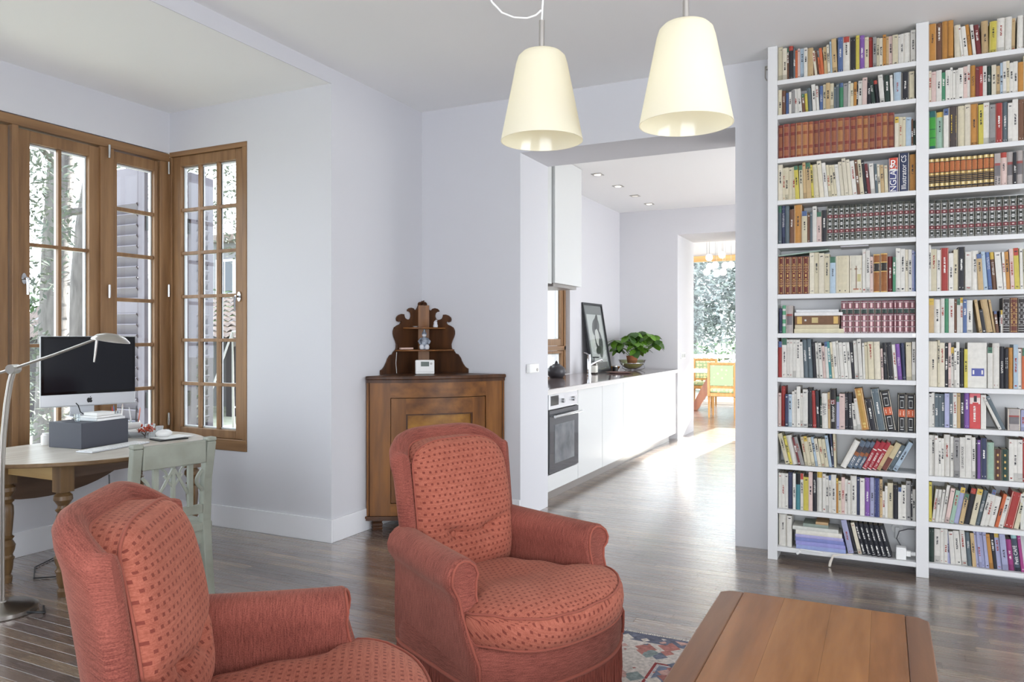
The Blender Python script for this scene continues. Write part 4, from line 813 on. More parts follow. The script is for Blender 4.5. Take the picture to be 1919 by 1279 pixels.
# ------------------------------------------------------------------ armchairs
def fabric(name, light, dark, dots=None, sy=260.0):
    m = bpy.data.materials.new(name); m.use_nodes = True; nt = m.node_tree; b = nt.nodes['Principled BSDF']; b.inputs['Roughness'].default_value = .9; b.inputs['Specular IOR Level'].default_value = .15
    b.inputs['Sheen Weight'].default_value = .25; b.inputs['Sheen Tint'].default_value = (*lin((235, 190, 170)), 1); b.inputs['Sheen Roughness'].default_value = .5
    tc = nt.nodes.new('ShaderNodeTexCoord')
    def noise(scale, det=3):
        mp = nt.nodes.new('ShaderNodeMapping'); mp.inputs['Scale'].default_value = scale; link(nt, tc.outputs['UV'], mp.inputs[0])
        n = nt.nodes.new('ShaderNodeTexNoise'); n.inputs['Scale'].default_value = 1; n.inputs['Detail'].default_value = det; link(nt, mp.outputs[0], n.inputs[0]); return n
    a = noise((26, sy, 1)); c = noise((300, 300, 1)); g = noise((5, 5, 1), 2)
    ad = nt.nodes.new('ShaderNodeMath'); ad.operation = 'ADD'; link(nt, a.outputs[0], ad.inputs[0]); link(nt, c.outputs[0], ad.inputs[1])
    ad2 = nt.nodes.new('ShaderNodeMath'); ad2.operation = 'MULTIPLY_ADD'; ad2.inputs[1].default_value = .5; link(nt, g.outputs[0], ad2.inputs[0]); link(nt, ad.outputs[0], ad2.inputs[2])
    r = nt.nodes.new('ShaderNodeMapRange'); r.inputs[1].default_value = .95; r.inputs[2].default_value = 1.55; link(nt, ad2.outputs[0], r.inputs[0])
    mx = nt.nodes.new('ShaderNodeMix'); mx.data_type = 'RGBA'; mx.inputs[6].default_value = (*lin(dark), 1); mx.inputs[7].default_value = (*lin(light), 1); link(nt, r.outputs[0], mx.inputs[0])
    last = mx.outputs[2]
    if dots:
        sp = nt.nodes.new('ShaderNodeSeparateXYZ'); link(nt, tc.outputs['UV'], sp.inputs[0])
        def M(op, x, y=None):
            n = nt.nodes.new('ShaderNodeMath'); n.operation = op
            for i, q in enumerate((x, y)):
                if q is None: continue
                if isinstance(q, (int, float)): n.inputs[i].default_value = q
                else: link(nt, q, n.inputs[i])
            return n.outputs[0]
        S = .0225
        vv = M('DIVIDE', sp.outputs[1], S); row = M('FLOOR', vv); par = M('MULTIPLY', M('MODULO', M('ABSOLUTE', row), 2.0), .5)
        uu = M('ADD', M('DIVIDE', sp.outputs[0], S*1.05), par)
        fu = M('ABSOLUTE', M('SUBTRACT', M('FRACT', uu), .5)); fv = M('ABSOLUTE', M('SUBTRACT', M('FRACT', vv), .5))
        d = M('LESS_THAN', M('MAXIMUM', fu, fv), .19)
        mk = M('MULTIPLY', d, .75)
        m2 = nt.nodes.new('ShaderNodeMix'); m2.data_type = 'RGBA'; link(nt, mk, m2.inputs[0]); link(nt, last, m2.inputs[6]); m2.inputs[7].default_value = (*lin(dots), 1); last = m2.outputs[2]
    link(nt, last, b.inputs['Base Color'])
    bp = nt.nodes.new('ShaderNodeBump'); bp.inputs['Strength'].default_value = .5; bp.inputs['Distance'].default_value = .002; link(nt, ad.outputs[0], bp.inputs['Height']); link(nt, bp.outputs[0], b.inputs['Normal'])
    return m
fab = fabric('coral_ribbed_fabric', (160, 92, 79), (104, 53, 46)); fab_d = fabric('coral_dotted_fabric', (180, 107, 88), (146, 80, 64), (104, 44, 38), 150.0)
pip = fabric('coral_piping', (168, 96, 80), (130, 68, 58)); fringe_m = mat('rust_fringe', (150, 78, 62), rough=.9, rgb2=(112, 54, 44), nscale=30, stretch=(6, 6, 1))
def sgn(x): return -1 if x < 0 else 1
def chair_outline(n=96, grow=0.0):
    """plan of the upholstered base: straight sides, bowed front (+x), rounded back"""
    pts = []
    hw = .365+grow; xb = -.31-grow; xf = .30+grow
    rc = .15
    # start at the front left, go round the back to the front right, then the bow
    seq = [(xf, hw)]
    for i in range(9): a = PI/2*i/8; seq.append((xb+rc-rc*math.sin(a), hw-rc+rc*math.cos(a)))
    for i in range(9): a = PI/2*i/8; seq.append((xb+rc-rc*math.cos(a), -hw+rc-rc*math.sin(a)))
    seq.append((xf, -hw))
    for i in range(1, 24): t = i/24; y = -hw+2*hw*t; seq.append((xf+.135*(1-abs(2*t-1)**2.4), y))
    # resample evenly
    P = [Vector((x, y*(1-.17*min(1, max(0, (.28-x)/.5))))) for x, y in seq]; d = [0]
    for a, b in zip(P, P[1:]+P[:1]): d.append(d[-1]+(b-a).length)
    out = []; k = 0
    for i in range(n):
        s = d[-1]*i/n
        while d[k+1] < s: k += 1
        a = P[k]; b = P[(k+1) % len(P)]; out.append(a.lerp(b, (s-d[k])/max(d[k+1]-d[k], 1e-9)))
    return out, d[-1]
def make_armchair(label, loc, rz):
    t = thing('armchair', label, 'armchair', loc, rz, 'coral armchairs')
    N = 120; O, per = chair_outline(N); C0 = Vector((0.0, 0))
    # base: apron and lower side panels
    lv = [(.14, .96), (.205, .99), (.225, 1.0), (.26, 1.01), (.30, 1.0), (.332, .992), (.348, .972), (.352, .93), (.350, .6)]
    def bf(u, v):
        i = min(int(round(u*N)), N) % N; z, s = lv[int(round(v*(len(lv)-1)))]; p = O[i]*s; return (p.x, p.y, z)
    MB().grid(bf, N, len(lv), cu=True, uv=lambda u, v: (u*per, lv[int(round(v*(len(lv)-1)))][0])).build('base', fab, t, smooth=70)
    # trim cord and fringe
    MB().tube([(p.x*1.006, p.y*1.006, .218) for p in O], .0065, 6, closed=True).build('trim_cord', pip, t, smooth=70)
    b = MB(); rr = random.Random(4); n = 560; O2, _ = chair_outline(n)
    for p in O2:
        k = 1.0+rr.uniform(-.012, .012); q = 1.0+rr.uniform(-.02, .02); L = rr.uniform(.004, .012); e = rr.uniform(-.003, .003)
        b.tube([(p.x*1.002, p.y*1.002, .216), (p.x*(.998*k)+e, p.y*(.998*k)+e, .10), (p.x*.995*q+e, p.y*.995*q-e, L)], [.0028, .003, .0024], 4, caps=False)
    b.build('fringe', fringe_m, t)['kind'] = 'stuff'
    # back shell with its two wings
    lean = math.tan(math.radians(8))
    path = []
    hw = .264; xb = -.268; rc = .15; xw = -.180; am = math.radians(66)
    for i in range(13): a = am*(1-i/12); path.append((xb+rc-rc*math.cos(a), hw-rc+rc*math.sin(a)))
    for i in range(1, 10): path.append((xb, (hw-rc)*(1-2*i/10)))
    for i in range(13): a = am*i/12; path.append((xb+rc-rc*math.cos(a), -hw+rc-rc*math.sin(a)))
    K = len(path)
    nrm = []
    for i in range(K):
        a = Vector(path[max(i-1, 0)]); c = Vector(path[min(i+1, K-1)]); d = (c-a).normalized(); nrm.append(Vector((d.y, -d.x)))
    nrm = [n_ if n_.dot(Vector(p)-Vector((.1, 0))) > 0 else -n_ for n_, p in zip(nrm, path)]
    def top_h(i):
        x, y = path[i]
        h = .985-.062*(abs(y)/hw)**4
        f = max(0, min(1, (x-xb)/(xw-xb))); h -= .025*f**2
        return h
    th = .030
    sec = [(-1, 0), (-1, .30), (-1, .6), (-1, .85), (-1.02, .945), (-.75, .985), (0, 1.0), (.8, .985), (1.25, .955), (1.28, .91), (1.05, .85), (1.0, .6), (1.0, .3), (1.0, 0)]
    rows = []
    ext = [(0, .0, .0)]
    idx = [0]*3+list(range(K))+[K-1]*3
    mb = MB(); nv = len(sec)
    def srow(i, fwd, thick):
        x, y = path[i]; n_ = nrm[i]; h = top_h(i); z0 = .22; out = []
        for o_, f in sec:
            z = z0+(h-z0)*f
            if abs(o_) > 1.1 and thick < .9: o_ = sgn(o_)
            if fwd and f > .9: z -= .012*(1-thick)
            px = x+n_.x*o_*th*thick+fwd; py = y+n_.y*o_*th*thick*1.0
            k = 1+.05*max(0, z-.5)/.4
            px -= lean*(z-.36)
            out.append((px, py*k, z))
        return out
    R = [srow(0, .026, .25), srow(0, .022, .7), srow(0, .010, .95)]+[srow(i, 0, 1) for i in range(K)]+[srow(K-1, .010, .95), srow(K-1, .022, .7), srow(K-1, .026, .25)]
    ss = [0.0]
    for a, c in zip(R, R[1:]): ss.append(ss[-1]+(Vector(a[5])-Vector(c[5])).length)
    sv = [0.0]
    for a, c in zip(R[20], R[20][1:]): sv.append(sv[-1]+(Vector(a)-Vector(c)).length)
    base = [mb.pts(r) for r in R]
    for i in range(len(R)-1):
        for j in range(nv-1): mb.face((base[i]+j, base[i+1]+j, base[i+1]+j+1, base[i]+j+1), 0, [(ss[i], sv[j]), (ss[i+1], sv[j]), (ss[i+1], sv[j+1]), (ss[i], sv[j+1])])
    for r in (0, -1):
        for j in range(nv//2-1): 
            q = (base[r]+j, base[r]+j+1, base[r]+nv-2-j, base[r]+nv-1-j)
            mb.face(q if r else q[::-1], 0, [(0, 0), (0, .1), (.03, .1), (.03, 0)])
    sh = mb.build('back_shell', fab, t, smooth=80, weld=True)
    ps = [(Vector(r[4])+Vector((0, 0, -.004))) for r in R[2:-2]]
    MB().tube(ps, .0045, 6).build('piping', pip, sh, smooth=80)
    # arms
    for sy in (1, -1):
        mb = MB()
        S = [(-.052, .33), (-.054, .42), (-.052, .49), (-.060, .525), (-.066, .560), (-.055, .592), (-.03, .612), (.0, .619), (.032, .612), (.058, .592), (.07, .562), (.066, .532), (.05, .51), (.036, .49), (.034, .45), (.036, .38), (.036, .30), (.034, .25), (.03, .222)]
        yc0, yc1 = .262, .335
        def xf(z):
            if z > .5: return .205-.012*((z-.56)/.06)**2
            tt = (.5-z)/.365; return .205+.10*min(1, tt*1.9)**1.5
        rows = []; nx = 14; xs = []
        for i in range(nx+2):
            f = i/(nx-1) if i < nx else 1; out = []
            for (dy, z) in S:
                x1 = xf(z); x0 = -.24; yc = yc0+(yc1-yc0)*min(f, 1); x = x0+(x1-x0)*min(f, 1); s_ = 1.0
                if i >= nx: # rounded edge then the front face
                    s_ = .93 if i == nx else .80; x += .008 if i == nx else .010
                up = .02*(1-min(f, 1))**1.3 if z > .45 else .02*(1-min(f, 1))**1.3*max(0, (z-.3)/.15)
                cy_ = 0.0; cz = .565
                y_ = dy; z_ = z
                if i >= nx and z > .49: y_ = dy*s_; z_ = cz+(z-cz)*s_
                elif i >= nx: y_ = -.008+(dy+.008)*s_
                out.append((x, sy*(yc+y_), z_+up))
            rows.append(out)
        base = [mb.pts(r) for r in rows]; dl = [0.0]
        for a, c in zip(S, S[1:]): dl.append(dl[-1]+math.hypot(a[0]-c[0], a[1]-c[1]))
        for i in range(len(rows)-1):
            for j in range(len(S)-1):
                q = (base[i]+j, base[i+1]+j, base[i+1]+j+1, base[i]+j+1); uv = [(dl[j], rows[i][j][0]), (dl[j], rows[i+1][j][0]), (dl[j+1], rows[i+1][j+1][0]), (dl[j+1], rows[i][j+1][0])]
                if sy < 0: q = q[::-1]; uv = uv[::-1]
                mb.face(q, 0, uv)
        # front face as strips between the inner and outer run of the section
        L = base[-1]; m_ = len(S); i0, i1 = 0, m_-1
        while i1-i0 > 1:
            q = (L+i0, L+i1, L+i1-1, L+i0+1) if i1-i0 > 2 else (L+i0, L+i1, L+i0+1)
            uv = [(S[k-L][0], S[k-L][1]) for k in q]
            mb.face(q if sy < 0 else q[::-1], 0, uv if sy < 0 else uv[::-1]); i0 += 1; i1 -= 1
        arm = mb.build('arm', fab, t, smooth=60, weld=True)
        MB().tube([Vector(p)+Vector((.002, 0, 0)) for p in rows[-1][1:]], .005, 6).build('piping', pip, arm, smooth=80)
    # seat cushion: deep at the back, wide T front, bowed
    M_ = 72
    def so(a):
        c, s_ = math.cos(a), math.sin(a); r = (abs(c)**3.2+abs(s_)**3.2)**(-1/3.2); x = r*c; y = r*s_
        X = .11+.29*x if x < 0 else .11+.30*x; wy = .205+.078*min(1, max(0, (X+.2)/.4))+(.088 if X > .235 else .088*max(0, (X-.16)/.075)**1.5 if X > .16 else 0)
        Y = wy*y
        if x > 0: X += .045*x*(1-y*y)
        return X, Y
    lay = [(.0, .345), (.6, .345), (.92, .347), (.985, .358), (1.0, .385), (1.005, .412), (.995, .438), (.965, .452), (.9, .466), (.78, .477), (.6, .485), (.4, .488), (.2, .487), (.0, .486)]
    def sf(u, v):
        k, z = lay[int(round(v*(len(lay)-1)))]; X, Y = so(2*PI*u); x = .10+(X-.10)*k; y = Y*k
        if z > .45: z += -.030*math.exp(-(((x-.03)/.15)**2+(y/.2)**2))+.004*math.sin(x*31+y*17)*math.sin(y*23)
        if x > .33: z -= (x-.33)*.18
        return (x, y, z)
    sc = MB().grid(sf, M_, len(lay), cu=True, uv=lambda u, v: (lambda p: (p[1]+.5, p[0]+.5 if .44 < p[2] else p[0]+p[2]))(sf(u % 1 if u < 1 else 0, v))).build('seat_cushion', fab_d, t, smooth=80, weld=True)
    MB().tube([tuple(Vector(sf(i/M_, 7/13))*1.0+Vector((0, 0, .003))) for i in range(M_)], .0042, 6, closed=True).build('piping', pip, sc, smooth=80)
    MB().tube([tuple(Vector(sf(i/M_, 3/13))) for i in range(M_)], .0042, 6, closed=True).build('piping', pip, sc, smooth=80)
    # back cushion, buttoned low
    nb_, nh = 41, 41
    btn = ((-.085, .30), (.085, .30))
    def cf(u, v):
        a = 2*u-1; h = v; z = .43+h*.512
        w_ = .226+.008*math.sin(PI*h); w_ *= 1-.10*max(0, h-.8)/.2*((h-.8)/.2 if h > .8 else 0)
        y = a*w_
        zt = z
        if h > .8: zt -= .040*(abs(a)**4)*((h-.8)/.2)
        e = max(0, (1-abs(a)**4))**.5*max(0, (1-abs(2*h-1)**6))**.5
        bulge = (.098+.06*e)*(.84+.16*math.sin(PI*min(1, h*1.05)))
        bulge += .018*math.exp(-((h-.13)/.11)**2)*(1-a*a)
        crease = math.exp(-((h-.30+.05*math.cos(a*3.0)-.045)/.035)**2)*.022*max(0, 1-abs(a)**4)
        dim = sum(.030*math.exp(-(((y-by)/.035)**2+((h-bh)/.055)**2)) for by, bh in btn)
        bulge -= crease+dim
        x = -.242+bulge-lean*(zt-.36)
        return (x, y, zt)
    rimu = [(k_/40, 0) for k_ in range(41)]+[(1, k_/40) for k_ in range(1, 41)]+[(1-k_/40, 1) for k_ in range(1, 41)]+[(0, 1-k_/40) for k_ in range(1, 40)]
    side = MB(); nr = len(rimu)
    fr_ = [cf(*q) for q in rimu]; bk_ = [(-.245-lean*(p[2]-.36), p[1]*.985, p[2]) for p in fr_]
    n0 = side.pts(fr_); n1 = side.pts(bk_)
    for i in range(nr): j = (i+1) % nr; side.face((n0+i, n1+i, n1+j, n0+j), 0, [(i*.012, 0), (i*.012, .1), (j*.012, .1), (j*.012, 0)])
    bc = MB().grid(cf, nb_, nh, uv=lambda u, v: (cf(u, v)[1]+.5, v*.53)).grid(lambda u, v: (cf(1-u, v)[0]*0-.245-lean*(cf(1-u, v)[2]-.36), cf(1-u, v)[1]*.985, cf(1-u, v)[2]), nb_, nh, uv=lambda u, v: (u*.5, v*.5)).build('back_cushion', fab_d, t, smooth=80, weld=True)
    rim = [cf(u/40, 0) for u in range(41)]+[cf(1, v/40) for v in range(1, 41)]+[cf(1-u/40, 1) for u in range(1, 41)]+[cf(0, 1-v/40) for v in range(1, 40)]
    MB().tube([(p[0]+.001, p[1], p[2]) for p in rim], .0042, 6, closed=True).build('piping', pip, bc, smooth=80)
    side.build('cushion_border', fab_d, bc, smooth=60)
    for by, bh in btn:
        u = (by/.235+1)/2; p = cf(u, bh); MB().sphere((p[0]+.004, p[1], p[2]), .013, 12, sc=(.55, 1, 1)).build('button', fab_d, bc, smooth=80)
    return t
make_armchair('coral winged armchair with dotted cushions in front of the corner cupboard', (-1.310, 2.545, .0065), math.radians(-20.5))
make_armchair('coral winged armchair nearest to us, cut off by the lower edge of the picture', (-1.388, 1.385, .0005), .62)

# ------------------------------------------------------------------ rug and coffee table
rm = bpy.data.materials.new('oriental_rug'); rm.use_nodes = True; nt = rm.node_tree; bs_ = nt.nodes['Principled BSDF']; bs_.inputs['Roughness'].default_value = .95; bs_.inputs['Specular IOR Level'].default_value = .1
tc = nt.nodes.new('ShaderNodeTexCoord'); sp = nt.nodes.new('ShaderNodeSeparateXYZ'); link(nt, tc.outputs['Object'], sp.inputs[0])
def nmath(op, a, b=None):
    n = nt.nodes.new('ShaderNodeMath'); n.operation = op
    for i, q_ in enumerate((a, b)):
        if q_ is None: continue
        if isinstance(q_, (int, float)): n.inputs[i].default_value = q_
        else: link(nt, q_, n.inputs[i])
    return n.outputs[0]
RX0, RX1, RY0, RY1 = -1.12, 1.1, .5, 3.345
dist = nmath('MINIMUM', nmath('MINIMUM', nmath('SUBTRACT', RY1, sp.outputs[1]), nmath('SUBTRACT', sp.outputs[1], RY0)), nmath('MINIMUM', nmath('SUBTRACT', sp.outputs[0], RX0), nmath('SUBTRACT', RX1, sp.outputs[0])))
band = nt.nodes.new('ShaderNodeValToRGB'); band.color_ramp.interpolation = 'CONSTANT'; link(nt, dist, band.inputs[0])
E_ = band.color_ramp.elements; E_[0].position = 0; E_[0].color = (*lin((110, 112, 126)), 1); E_[1].position = .085; E_[1].color = (*lin((206, 198, 190)), 1)
for p_, c_ in ((.27, (150, 74, 74)), (.283, (196, 190, 190)), (.295, (124, 132, 150))): e_ = E_.new(p_); e_.color = (*lin(c_), 1)
vo = nt.nodes.new('ShaderNodeTexVoronoi'); vo.distance = 'MANHATTAN'; vo.inputs['Scale'].default_value = 13; link(nt, tc.outputs['Object'], vo.inputs[0])
flr = nt.nodes.new('ShaderNodeValToRGB'); flr.color_ramp.interpolation = 'CONSTANT'
sepc = nt.nodes.new('ShaderNodeSeparateColor'); link(nt, vo.outputs['Color'], sepc.inputs[0]); link(nt, sepc.outputs[0], flr.inputs[0])
fe = flr.color_ramp.elements; fe[0].position = 0; fe[0].color = (*lin((178, 124, 116)), 1); fe[1].position = .3; fe[1].color = (*lin((140, 152, 150)), 1)
for p_, c_ in ((.5, (214, 206, 196)), (.68, (196, 160, 150)), (.85, (118, 122, 136))): e_ = fe.new(p_); e_.color = (*lin(c_), 1)
msk = nmath('MULTIPLY', nmath('LESS_THAN', vo.outputs['Distance'], .7), nmath('GREATER_THAN', dist, .02))
v2 = nt.nodes.new('ShaderNodeTexVoronoi'); v2.feature = 'DISTANCE_TO_EDGE'; v2.inputs['Scale'].default_value = 8.5; link(nt, tc.outputs['Object'], v2.inputs[0])
nz = nt.nodes.new('ShaderNodeTexNoise'); nz.inputs['Scale'].default_value = 60; link(nt, tc.outputs['Object'], nz.inputs[0])
nrange = nt.nodes.new('ShaderNodeMapRange'); nrange.inputs[1].default_value = .3; nrange.inputs[2].default_value = .7; nrange.inputs[3].default_value = .72; nrange.inputs[4].default_value = 1.15; link(nt, nz.outputs[0], nrange.inputs[0])
m1 = nt.nodes.new('ShaderNodeMix'); m1.data_type = 'RGBA'; link(nt, msk, m1.inputs[0]); link(nt, band.outputs[0], m1.inputs[6]); link(nt, flr.outputs[0], m1.inputs[7])
m3 = nt.nodes.new('ShaderNodeMix'); m3.data_type = 'RGBA'; m3.blend_type = 'MULTIPLY'; m3.inputs[0].default_value = 1; link(nt, m1.outputs[2], m3.inputs[6]); link(nt, nrange.outputs[0], m3.inputs[7]); link(nt, m3.outputs[2], bs_.inputs['Base Color'])
rug = thing('oriental_rug', 'oriental rug with a floral border under the armchair and the low table', 'rug')
MB().box((RX0, RY0, .0), (RX1, RY1, .006)).build('pile', rm, rug)
b = MB(); rr = random.Random(8); n = 420
for i in range(n):
    x = RX0+(RX1-RX0)*(i+.5)/n; b.tube([(x, RY1-.002, .004), (x+rr.uniform(-.004, .004), RY1+.012, .003), (x+rr.uniform(-.006, .006), RY1+rr.uniform(.016, .026), .002)], .0018, 3, caps=False)
b.build('fringe', mat('ivory_fringe', (222, 216, 204), rough=.95), rug)['kind'] = 'stuff'
# a woven medallion frame in the field
b = MB()
for (x0, y0, x1, y1, w_) in ((-1.0, 2.62, -.82, 2.98, .008),):
    pass
ct = thing('coffee_table', 'low reddish-brown wooden table with a planked top in the foreground', 'table', (-.20, 2.2, 0))
ctw = [wood('coffee_plank_a', (160, 106, 60), (130, 84, 46), 1, rough=.26, ring=10), wood('coffee_plank_b', (170, 116, 66), (142, 92, 50), 1, rough=.26, ring=10), wood('coffee_edge', (138, 94, 62), (110, 72, 46), 1, rough=.3, ring=10)]
hx = .336; y0, y1 = -.85, .655; zt = .42
xs = [-hx, -.255, -.115, .04, .165, .265, hx]
for i in range(6):
    a, c = xs[i]+.0002, xs[i+1]-.0002
    poly = [(a, y0), (c, y0), (c, y1), (a, y1)]
    if i == 0: poly = [(a+.03, y0), (c, y0), (c, y1), (a+.03, y1), (a, y1-.03), (a, y0+.03)]
    if i == 5: poly = [(a, y0), (c-.03, y0), (c, y0+.03), (c, y1-.03), (c-.03, y1), (a, y1)]
    MB().prism(poly, T(0, 0, zt-.026), .026).build('top_plank', ctw[2] if i in (0, 5) else ctw[1] if i in (2, 3) else ctw[0], ct, bevel=.005 if i in (0, 5) else 0)
MB().box((-hx+.012, y0+.012, zt-.036), (hx-.012, y1-.012, zt-.0265)).build('top_moulding', ctw[2], ct, bevel=.003)
for sx in (-1, 1):
    MB().box((sx*(hx-.06)-.011, y0+.09, zt-.12), (sx*(hx-.06)+.011, y1-.09, zt-.0365)).build('apron', ctw[0], ct)
    for y in (y0+.07, y1-.07): MB().cbox((sx*(hx-.06), y, (zt-.0365+.0065)/2), (.055, .055, zt-.0365-.0065)).build('leg', ctw[2], ct, bevel=.004)
for y in (y0+.07, y1-.07): MB().box((-hx+.085, y-.011, zt-.12), (hx-.085, y+.011, zt-.0365)).build('apron', ctw[0], ct)

# ------------------------------------------------------------------ pendant lamps
def shade_mat(name):
    m = bpy.data.materials.new(name); m.use_nodes = True; nt = m.node_tree; nt.nodes.clear()
    o = nt.nodes.new('ShaderNodeOutputMaterial'); a1 = nt.nodes.new('ShaderNodeAddShader'); mx = nt.nodes.new('ShaderNodeMixShader'); d = nt.nodes.new('ShaderNodeBsdfDiffuse'); tr = nt.nodes.new('ShaderNodeBsdfTranslucent'); em = nt.nodes.new('ShaderNodeEmission')
    g = nt.nodes.new('ShaderNodeBsdfGlossy'); m2 = nt.nodes.new('ShaderNodeMixShader'); m2.inputs[0].default_value = .05; g.inputs['Roughness'].default_value = .12
    d.inputs[0].default_value = (*lin((246, 244, 232)), 1); tr.inputs[0].default_value = (*lin((250, 246, 228)), 1); mx.inputs[0].default_value = .55
    em.inputs[0].default_value = (*lin((255, 246, 218)), 1); em.inputs[1].default_value = .03
    link(nt, d.outputs[0], mx.inputs[1]); link(nt, tr.outputs[0], mx.inputs[2]); link(nt, mx.outputs[0], m2.inputs[1]); link(nt, g.outputs[0], m2.inputs[2]); link(nt, m2.outputs[0], a1.inputs[0]); link(nt, em.outputs[0], a1.inputs[1]); link(nt, a1.outputs[0], o.inputs[0]); return m
opal = shade_mat('opal_lamp_glass')
def pendant(label, x, y, z, watts, col, tube_len, swag=False):
    t = thing('pendant_lamp', label, 'pendant lamp', (x, y, z), 0, 'opal pendant lamps')
    pr = [(.1255, 0), (.0785, .235), (.072, .256), (.06, .268), (.035, .275), (.012, .2765), (.012, .2735), (.034, .272), (.058, .265), (.069, .2545), (.0755, .234), (.1225, 0)]
    MB().lathe(pr+[pr[0]], seg=56, closed=True).build('shade', opal, t, smooth=50)
    MB().cyl((0, 0, .2765), (0, 0, .2765+tube_len), .0085, seg=16).cyl((0, 0, .225), (0, 0, .272), .017, seg=16).build('socket_tube', nickel, t, smooth=40)
    bl = MB().sphere((0, 0, .15), .032, 16, sc=(1, 1, 1.25)).build('bulb', mat('lit_bulb_'+col[0], (255, 250, 240), emit=col[1], estr=.35), t, smooth=60)
    top = WH-z
    cord = [(0, 0, .2765+tube_len), (.004, .002, .2765+tube_len+.08), (.003, .004, .2765+tube_len+.3), (0, 0, top-.02)]
    MB().tube(cord, .003, 8).build('cord', white_pl, t, smooth=60)
    MB().lathe([(.012, -.045), (.04, -.03), (.045, 0), (0, 0)], (0, 0, top), 24).build('ceiling_rose', white_pl, t, smooth=40)
    if swag:
        u = Vector((.8981, .4397)); P = [(-.002, .40), (-.018, .385), (-.045, .376), (-.085, .378), (-.122, .393), (-.152, .425), (-.172, .47), (-.18, .55), (-.16, .8), (-.1, top-.02)]
        MB().tube([(u.x*a, u.y*a, h) for a, h in P], .003, 8).build('spare_cord', white_pl, t, smooth=60)
    l = bpy.data.lights.new('pendant_bulb', 'POINT'); l.energy = watts; l.color = tuple(lin(col[1])); l.shadow_soft_size = .03
    lo = bpy.data.objects.new('pendant_bulb_light', l); COL.objects.link(lo); lo.parent = t; lo.location = (0, 0, .085)
pendant('opal glass pendant lamp hanging lower, with a loop of spare cord beside it', -.937, 2.12, 1.95, 0.010, ('warm', (255, 244, 216)), .092, True)
pendant('opal glass pendant lamp nearer to the bookcase, with a whiter bulb glowing through', -.479, 2.048, 1.926, 0.06, ('cool', (250, 251, 252)), .35)
# ------------------------------------------------------------------ bookcase
BF = 4.83; BB = 5.036
bcs = thing('bookcase', 'tall white built-in bookcase of two bays full of books', 'bookcase', (-.63, BF, 0))
def bpart(nm, a, b_, m=shelf_paint, bev=.0015): return MB().box((a[0]+.63, a[1]-BF, a[2]), (b_[0]+.63, b_[1]-BF, b_[2])).build(nm, m, bcs, bevel=bev)
bpart('upright', (-.631, BF, 0), (-.5755, BB, 3.118)); bpart('upright', (.167, BF, 0), (.2295, BB, 3.118)); bpart('upright', (.975, BF, 0), (1.03, BB, 3.118))
bpart('back_panel', (-.5755, BB-.012, .06), (.167, BB, 3.118), bev=0); bpart('back_panel', (.2295, BB-.012, .06), (.975, BB, 3.118), bev=0)
SZ = {1: [2.907, 2.697, 2.433, 2.179, 1.916, 1.609, 1.374, 1.106, .8085, .579, .3105, .081], 2: [2.896, 2.665, 2.403, 2.172, 1.904, 1.608, 1.374, 1.071, .8466, .573, .3147, .0876]}
BX = {1: (-.5755, .167), 2: (.2295, .975)}
for bay in (1, 2):
    for z in SZ[bay]: bpart('shelf', (BX[bay][0], BF+.002, z-.027), (BX[bay][1], BB-.012, z))
# ---- one material for all printed covers: colour from the mesh, lettering broken up from a strip of ink
bm_ = bpy.data.materials.new('book_cover'); bm_.use_nodes = True; nt = bm_.node_tree; bs_ = nt.nodes['Principled BSDF']; bs_.inputs['Roughness'].default_value = .5; bs_.inputs['Specular IOR Level'].default_value = .35
c1 = nt.nodes.new('ShaderNodeVertexColor'); c1.layer_name = 'Col'; c2 = nt.nodes.new('ShaderNodeVertexColor'); c2.layer_name = 'Ink'
tc = nt.nodes.new('ShaderNodeTexCoord'); mp = nt.nodes.new('ShaderNodeMapping'); mp.inputs['Scale'].default_value = (70, 70, 330); link(nt, tc.outputs['Object'], mp.inputs[0])
oi = nt.nodes.new('ShaderNodeObjectInfo'); va = nt.nodes.new('ShaderNodeVectorMath'); va.operation = 'SCALE'; va.inputs[0].default_value = (3, 5, 37); link(nt, oi.outputs['Random'], va.inputs[3]); va2 = nt.nodes.new('ShaderNodeVectorMath'); link(nt, mp.outputs[0], va2.inputs[0]); link(nt, va.outputs[0], va2.inputs[1])
n = nt.nodes.new('ShaderNodeTexNoise'); n.inputs['Scale'].default_value = 1; n.inputs['Detail'].default_value = 1; link(nt, va2.outputs[0], n.inputs[0])
gt = nt.nodes.new('ShaderNodeMath'); gt.operation = 'GREATER_THAN'; gt.inputs[1].default_value = .47; link(nt, n.outputs[0], gt.inputs[0])
ml = nt.nodes.new('ShaderNodeMath'); ml.operation = 'MULTIPLY'; link(nt, gt.outputs[0], ml.inputs[0]); link(nt, c2.outputs['Alpha'], ml.inputs[1])
mx = nt.nodes.new('ShaderNodeMix'); mx.data_type = 'RGBA'; link(nt, ml.outputs[0], mx.inputs[0]); link(nt, c1.outputs[0], mx.inputs[6]); link(nt, c2.outputs[0], mx.inputs[7])
n3 = nt.nodes.new('ShaderNodeTexNoise'); n3.inputs['Scale'].default_value = 45; link(nt, tc.outputs['Object'], n3.inputs[0]); mr = nt.nodes.new('ShaderNodeMapRange'); mr.inputs[3].default_value = .82; mr.inputs[4].default_value = 1.12; link(nt, n3.outputs[0], mr.inputs[0])
m5 = nt.nodes.new('ShaderNodeMix'); m5.data_type = 'RGBA'; m5.blend_type = 'MULTIPLY'; m5.inputs[0].default_value = 1; link(nt, mx.outputs[2], m5.inputs[6]); link(nt, mr.outputs[0], m5.inputs[7]); link(nt, m5.outputs[2], bs_.inputs['Base Color'])
pages_m = mat('book_pages', (222, 214, 196), rough=.9, rgb2=(204, 194, 174), nscale=3, stretch=(300, 3, 3))
